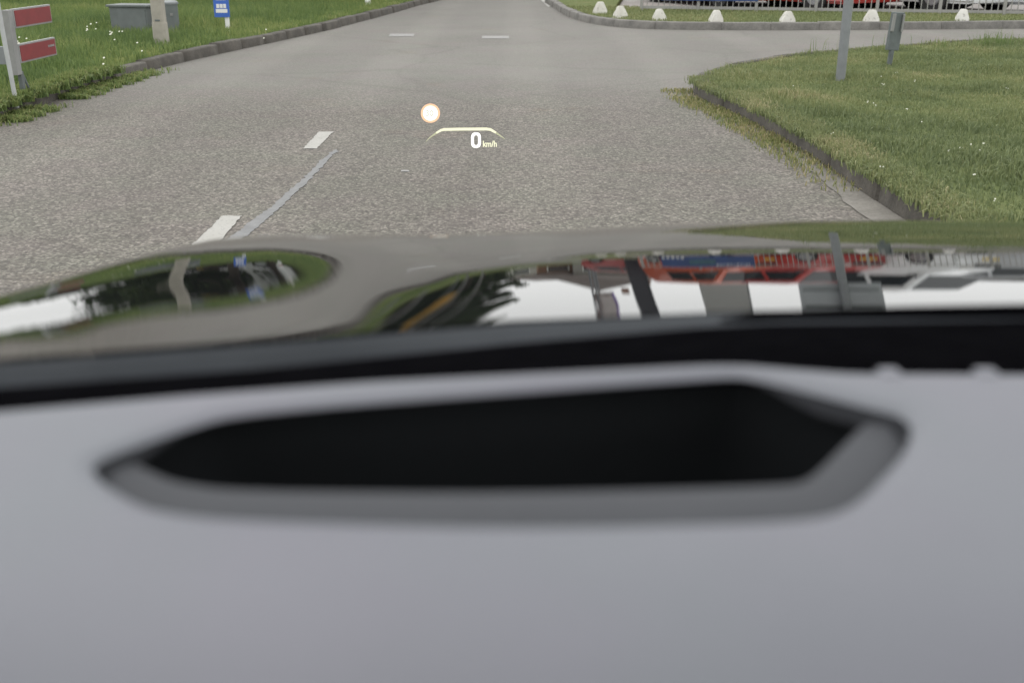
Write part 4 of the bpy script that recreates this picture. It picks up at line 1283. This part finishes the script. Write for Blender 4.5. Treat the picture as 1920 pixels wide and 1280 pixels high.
# dashboard with the well of the head-up display
OUT = [(165, 872), (192, 908), (275, 957), (420, 979), (960, 995), (1490, 983), (1600, 955), (1697, 852), (1712, 803), (1690, 782), (1634, 768), (1404, 709), (1328, 711), (450, 775), (318, 816)]
INN = [(228, 848), (258, 872), (325, 904), (440, 920), (950, 925), (1480, 911), (1522, 897), (1598, 818), (1634, 784), (1622, 772), (1560, 755), (1400, 711), (1325, 713), (450, 778), (330, 815)]
def ring(ctrl, z, n_it=3):
    P = np.array([tuple(G(a, b_, z))[:2] for a, b_ in ctrl])
    for _ in range(n_it):
        Q = np.roll(P, -1, axis=0)
        P = np.stack([P * .8 + Q * .2, P * .2 + Q * .8], 1).reshape(-1, 2)
    return np.c_[P, np.full(len(P), z)]
r2 = ring(OUT, DZ - .004)
cen = r2.mean(axis=0)
def grow(Rg, d, dz):
    T = np.roll(Rg, -1, 0) - np.roll(Rg, 1, 0)
    N = np.c_[T[:, 1], -T[:, 0]]
    N /= np.linalg.norm(N, axis=1)[:, None]
    if np.sum((Rg[:, :2] - cen[:2]) * N) < 0: N = -N
    Q = Rg.copy()
    Q[:, :2] += N * d
    Q[:, 2] += dz
    return Q
r0 = grow(r2, .010, .004); r1 = grow(r2, .004, .003)
def ring_px(ctrl, n_it=3):
    P = np.array(ctrl, float)
    for _ in range(n_it):
        Q = np.roll(P, -1, axis=0)
        P = np.stack([P * .8 + Q * .2, P * .2 + Q * .8], 1).reshape(-1, 2)
    return P
gap = np.clip((np.linalg.norm(ring_px(OUT) - ring_px(INN), axis=1) - 8) / 34, 0, 1)[:, None]     # the ledge dies out along the far side
inn = ring(INN, DZ - .011)
ri0 = r2 * .45 + inn * .55
step_ring = r2 + np.concatenate([np.zeros((len(r2), 2)), -.011 * gap], 1)
ri0[:, 2] = DZ - .004 - (.0055 * gap[:, 0] + .0035 * (1 - gap[:, 0]))
bm = bmesh.new()
n0 = len(r0)
ring_v = [bm.verts.new(p) for p in r0]
near_y = .335
xs_d = xs[::4]
edge_v = [bm.verts.new(p) for p in l_de[::4]]
near_v = [bm.verts.new((x_, near_y, DZ)) for x_ in np.linspace(1.05, -.42, 40)]
loop_out = edge_v + near_v
es = []
for lp in (ring_v, loop_out):
    for i in range(len(lp)): es.append(bm.edges.new((lp[i], lp[(i + 1) % len(lp)])))
bmesh.ops.triangle_fill(bm, edges=es, use_beauty=True, use_dissolve=False)
for f in bm.faces:
    if f.normal.z < 0: f.normal_flip()
# rolled lip of the padding into the well
prev = ring_v
for rg in (r1, r2):
    cur = [bm.verts.new(p) for p in rg]
    for i in range(n0): bm.faces.new((prev[i], prev[(i + 1) % n0], cur[(i + 1) % n0], cur[i]))
    prev = cur
# the near side rolls down towards the driver
prev = near_v
for k in range(1, 16):
    a = R(4.5 * k)
    cur = [bm.verts.new((v.co.x, near_y - .22 * math.sin(a), DZ - .22 * (1 - math.cos(a)))) for v in near_v]
    for i in range(len(near_v) - 1): bm.faces.new((prev[i], prev[i + 1], cur[i + 1], cur[i]))
    prev = cur
bmesh.ops.recalc_face_normals(bm, faces=bm.faces[:])
dash = bm_obj("dashboard", bm, M["dash"], car, True, 50)
def loft(name, rings, mat, parent, cap=False):
    n = len(rings[0])
    bm = bmesh.new()
    vs = [[bm.verts.new(p) for p in r_] for r_ in rings]
    for a, c in zip(vs, vs[1:]):
        for i in range(n): bm.faces.new((a[i], a[(i + 1) % n], c[(i + 1) % n], c[i]))
    if cap: bm.faces.new(vs[-1])
    return bm_obj(name, bm, mat, parent, True, 60)
loft("display_well_rim", [r2 + np.array([0, 0, -.0005]), step_ring, ri0, inn], M["rimtrim"], dash)
ci = inn.mean(axis=0)
def shr(k, dz):
    q = ci + (inn - ci) * k
    q[:, 2] = inn[0, 2] + dz
    return q
loft("display_well", [inn + np.array([0, 0, -.0005]), shr(.985, -.02), shr(.95, -.085)], M["well_wall"], dash)
loft("display_lens", [shr(.955, -.08), shr(.5, -.082)], M["well"], dash, True)
# defroster slot with its teeth at the foot of the glass
for px in (1672, 1855, 2040, 2230):
    q = G(px, 702, DZ)
    bm = bmesh.new()
    box(bm, q.x, q.y + .003, DZ - .003, .012, .013, .008, bevel=.003)
    bm_obj("defroster_tooth", bm, M["dash"], dash)
# wiper lying on the cowl
def wl(px, py):
    return Vector(at_r(px, py, float(np.interp(px, xs, r_he)) - .035))
b = bmesh.new()
wpts = [wl(1350, 604), wl(1420, 597), wl(1700, 590), wl(2050, 586), wl(2500, 592)]
tube(b, wpts, [.002, .005, .006, .007, .008], 10)
wp = bm_obj("wiper", b, M["frit"], car, True, 40)
b = bmesh.new()
tube(b, [p + Vector((0, -.012, -.006)) for p in wpts[1:]], [.003, .004, .005, .005], 8)
bm_obj("wiper_blade", b, M["cowl"], wp, True, 40)

# roof and pillars keep the light of the cabin true
b = bmesh.new()
tl_ = top_line[::8]
lo_f = [b.verts.new(p) for p in tl_]
lo_b = [b.verts.new((p[0], -1.6, roof_z + .02)) for p in tl_]
hi_f = [b.verts.new((p[0], p[1] + .01, p[2] + .05)) for p in tl_]
hi_b = [b.verts.new((p[0], -1.6, roof_z + .08)) for p in tl_]
m_ = len(tl_)
for i in range(m_ - 1):
    b.faces.new((lo_f[i], lo_b[i], lo_b[i + 1], lo_f[i + 1]))
    b.faces.new((hi_f[i], hi_f[i + 1], hi_b[i + 1], hi_b[i]))
    b.faces.new((lo_f[i], lo_f[i + 1], hi_f[i + 1], hi_f[i]))
bmesh.ops.recalc_face_normals(b, faces=b.faces[:])
bm_obj("roof", b, M["head"], car)
for e_, tp in ((base_line[0], top_line[0]), (base_line[-1], top_line[-1])):
    b = bmesh.new(); tube(b, [tuple(e_ + np.array([0, 0, -.05])), tuple((e_ + tp) / 2 + np.array([0, .04, .04])), tuple(tp)], [.055, .05, .05], 12)
    bm_obj("windscreen_pillar", b, M["head"], car, True, 40)

# head-up display: its picture hangs beyond the bonnet, where the eye focuses on it
hud = bpy.data.objects.new("head_up_display", None)
link(hud, car)
HD = 6.4
fwd = Vector((0, CP, -SP)); upv = Vector((0, SP, CP)); rgt = Vector((1, 0, 0))
hud.location = Vector((0, 0, EYE)) + ray(870, 240).normalized() * 0 + fwd * HD + rgt * ((870 - 960) / FPX * HD) + upv * ((640 - 240) / FPX * HD)
hud.rotation_euler = cam.rotation_euler
u_ = HD / FPX
def hp(px, py, k=0.0): return Vector(((px - 870) * u_, (240 - py) * u_, k))
def hud_poly(name, outer, inner, mat, k=0.0, thick=.002):
    b = bmesh.new()
    if inner:
        n = len(outer)
        o_ = [b.verts.new(hp(*p, k)) for p in outer]; i_ = [b.verts.new(hp(*p, k)) for p in inner]
        for a in range(n): b.faces.new((o_[a], o_[(a + 1) % n], i_[(a + 1) % n], i_[a]))
    else:
        b.faces.new([b.verts.new(hp(*p, k)) for p in outer])
    g_ = bmesh.ops.extrude_face_region(b, geom=b.faces[:])
    bmesh.ops.translate(b, verts=[v for v in g_["geom"] if isinstance(v, bmesh.types.BMVert)], vec=(0, 0, -thick))
    bmesh.ops.recalc_face_normals(b, faces=b.faces[:])
    return bm_obj(name, b, mat, hud)
def circ(cx, cy, r_, n=40, sx=1.0): return [(cx + sx * r_ * math.cos(2 * math.pi * i / n), cy + r_ * math.sin(2 * math.pi * i / n)) for i in range(n)]
hud_poly("limit_ring", circ(807, 212.5, 18), circ(807, 212.5, 14.2), M["hud_ring"])
hud_poly("limit_disc", circ(807, 212.5, 14.0), None, M["hud_white"])
def sup(cx, cy, a, b_, p=3.2, n=40):
    o_ = []
    for i in range(n):
        t_ = 2 * math.pi * i / n
        c_, s_ = math.cos(t_), math.sin(t_)
        o_.append((cx + a * math.copysign(abs(c_) ** (2 / p), c_), cy + b_ * math.copysign(abs(s_) ** (2 / p), s_)))
    return o_
hud_poly("speed_digit", sup(892.5, 263, 9.3, 14.3), sup(892.5, 263, 3.9, 9.3), M["hud_white"])
def text(name, s, px, py, size, mat, sx=1.0, off=0.0):
    cu = bpy.data.curves.new("tmp_text", 'FONT')
    cu.body = s
    cu.size = size * u_
    cu.extrude = .0006
    cu.offset = off * u_
    cu.align_x = 'LEFT'
    ob = bpy.data.objects.new("tmp_text", cu)
    COL.objects.link(ob)
    dg = bpy.context.evaluated_depsgraph_get()
    me = bpy.data.meshes.new_from_object(ob.evaluated_get(dg))
    bpy.data.objects.remove(ob)
    me.materials.clear()
    me.materials.append(mat)
    o = bpy.data.objects.new(name, me)
    link(o, hud)
    o.location = hp(px, py, .004)
    o.scale = (sx, 1, 1)
    return o
text("unit_text", "km/h", 905, 275.5, 15.5, M["hud_pale"], .86, .35)
text("limit_digits", "30", 797.5, 218, 15.5, M["hud_digit"], 1.0, .0)
arc = [(798, 266, .5), (806, 258, 2.2), (818, 249.5, 3.4), (827, 244.3, 4.4), (833, 243, 5), (860, 242.4, 5.2), (890, 242.2, 5.2), (912, 242, 5.2), (920, 243.3, 4.8), (930, 249, 3.6), (940, 256, 2.4), (947, 261, .6)]
def arc_band(name, pts, mat):
    up_, lo_ = [], []
    for i, (x_, y_, w_) in enumerate(pts):
        x0, y0, _ = pts[max(0, i - 1)]; x1, y1, _ = pts[min(len(pts) - 1, i + 1)]
        L = math.hypot(x1 - x0, y1 - y0)
        nx, ny = -(y1 - y0) / L, (x1 - x0) / L
        up_.append((x_ + nx * w_ / 2, y_ + ny * w_ / 2)); lo_.append((x_ - nx * w_ / 2, y_ - ny * w_ / 2))
    hud_poly(name, up_ + lo_[::-1], None, mat)
arc_band("gauge_arc", arc[2:-2], M["hud_pale"])
arc_band("gauge_arc_end", arc[:3], M["hud_dim"])
arc_band("gauge_arc_end", arc[-3:], M["hud_dim"])
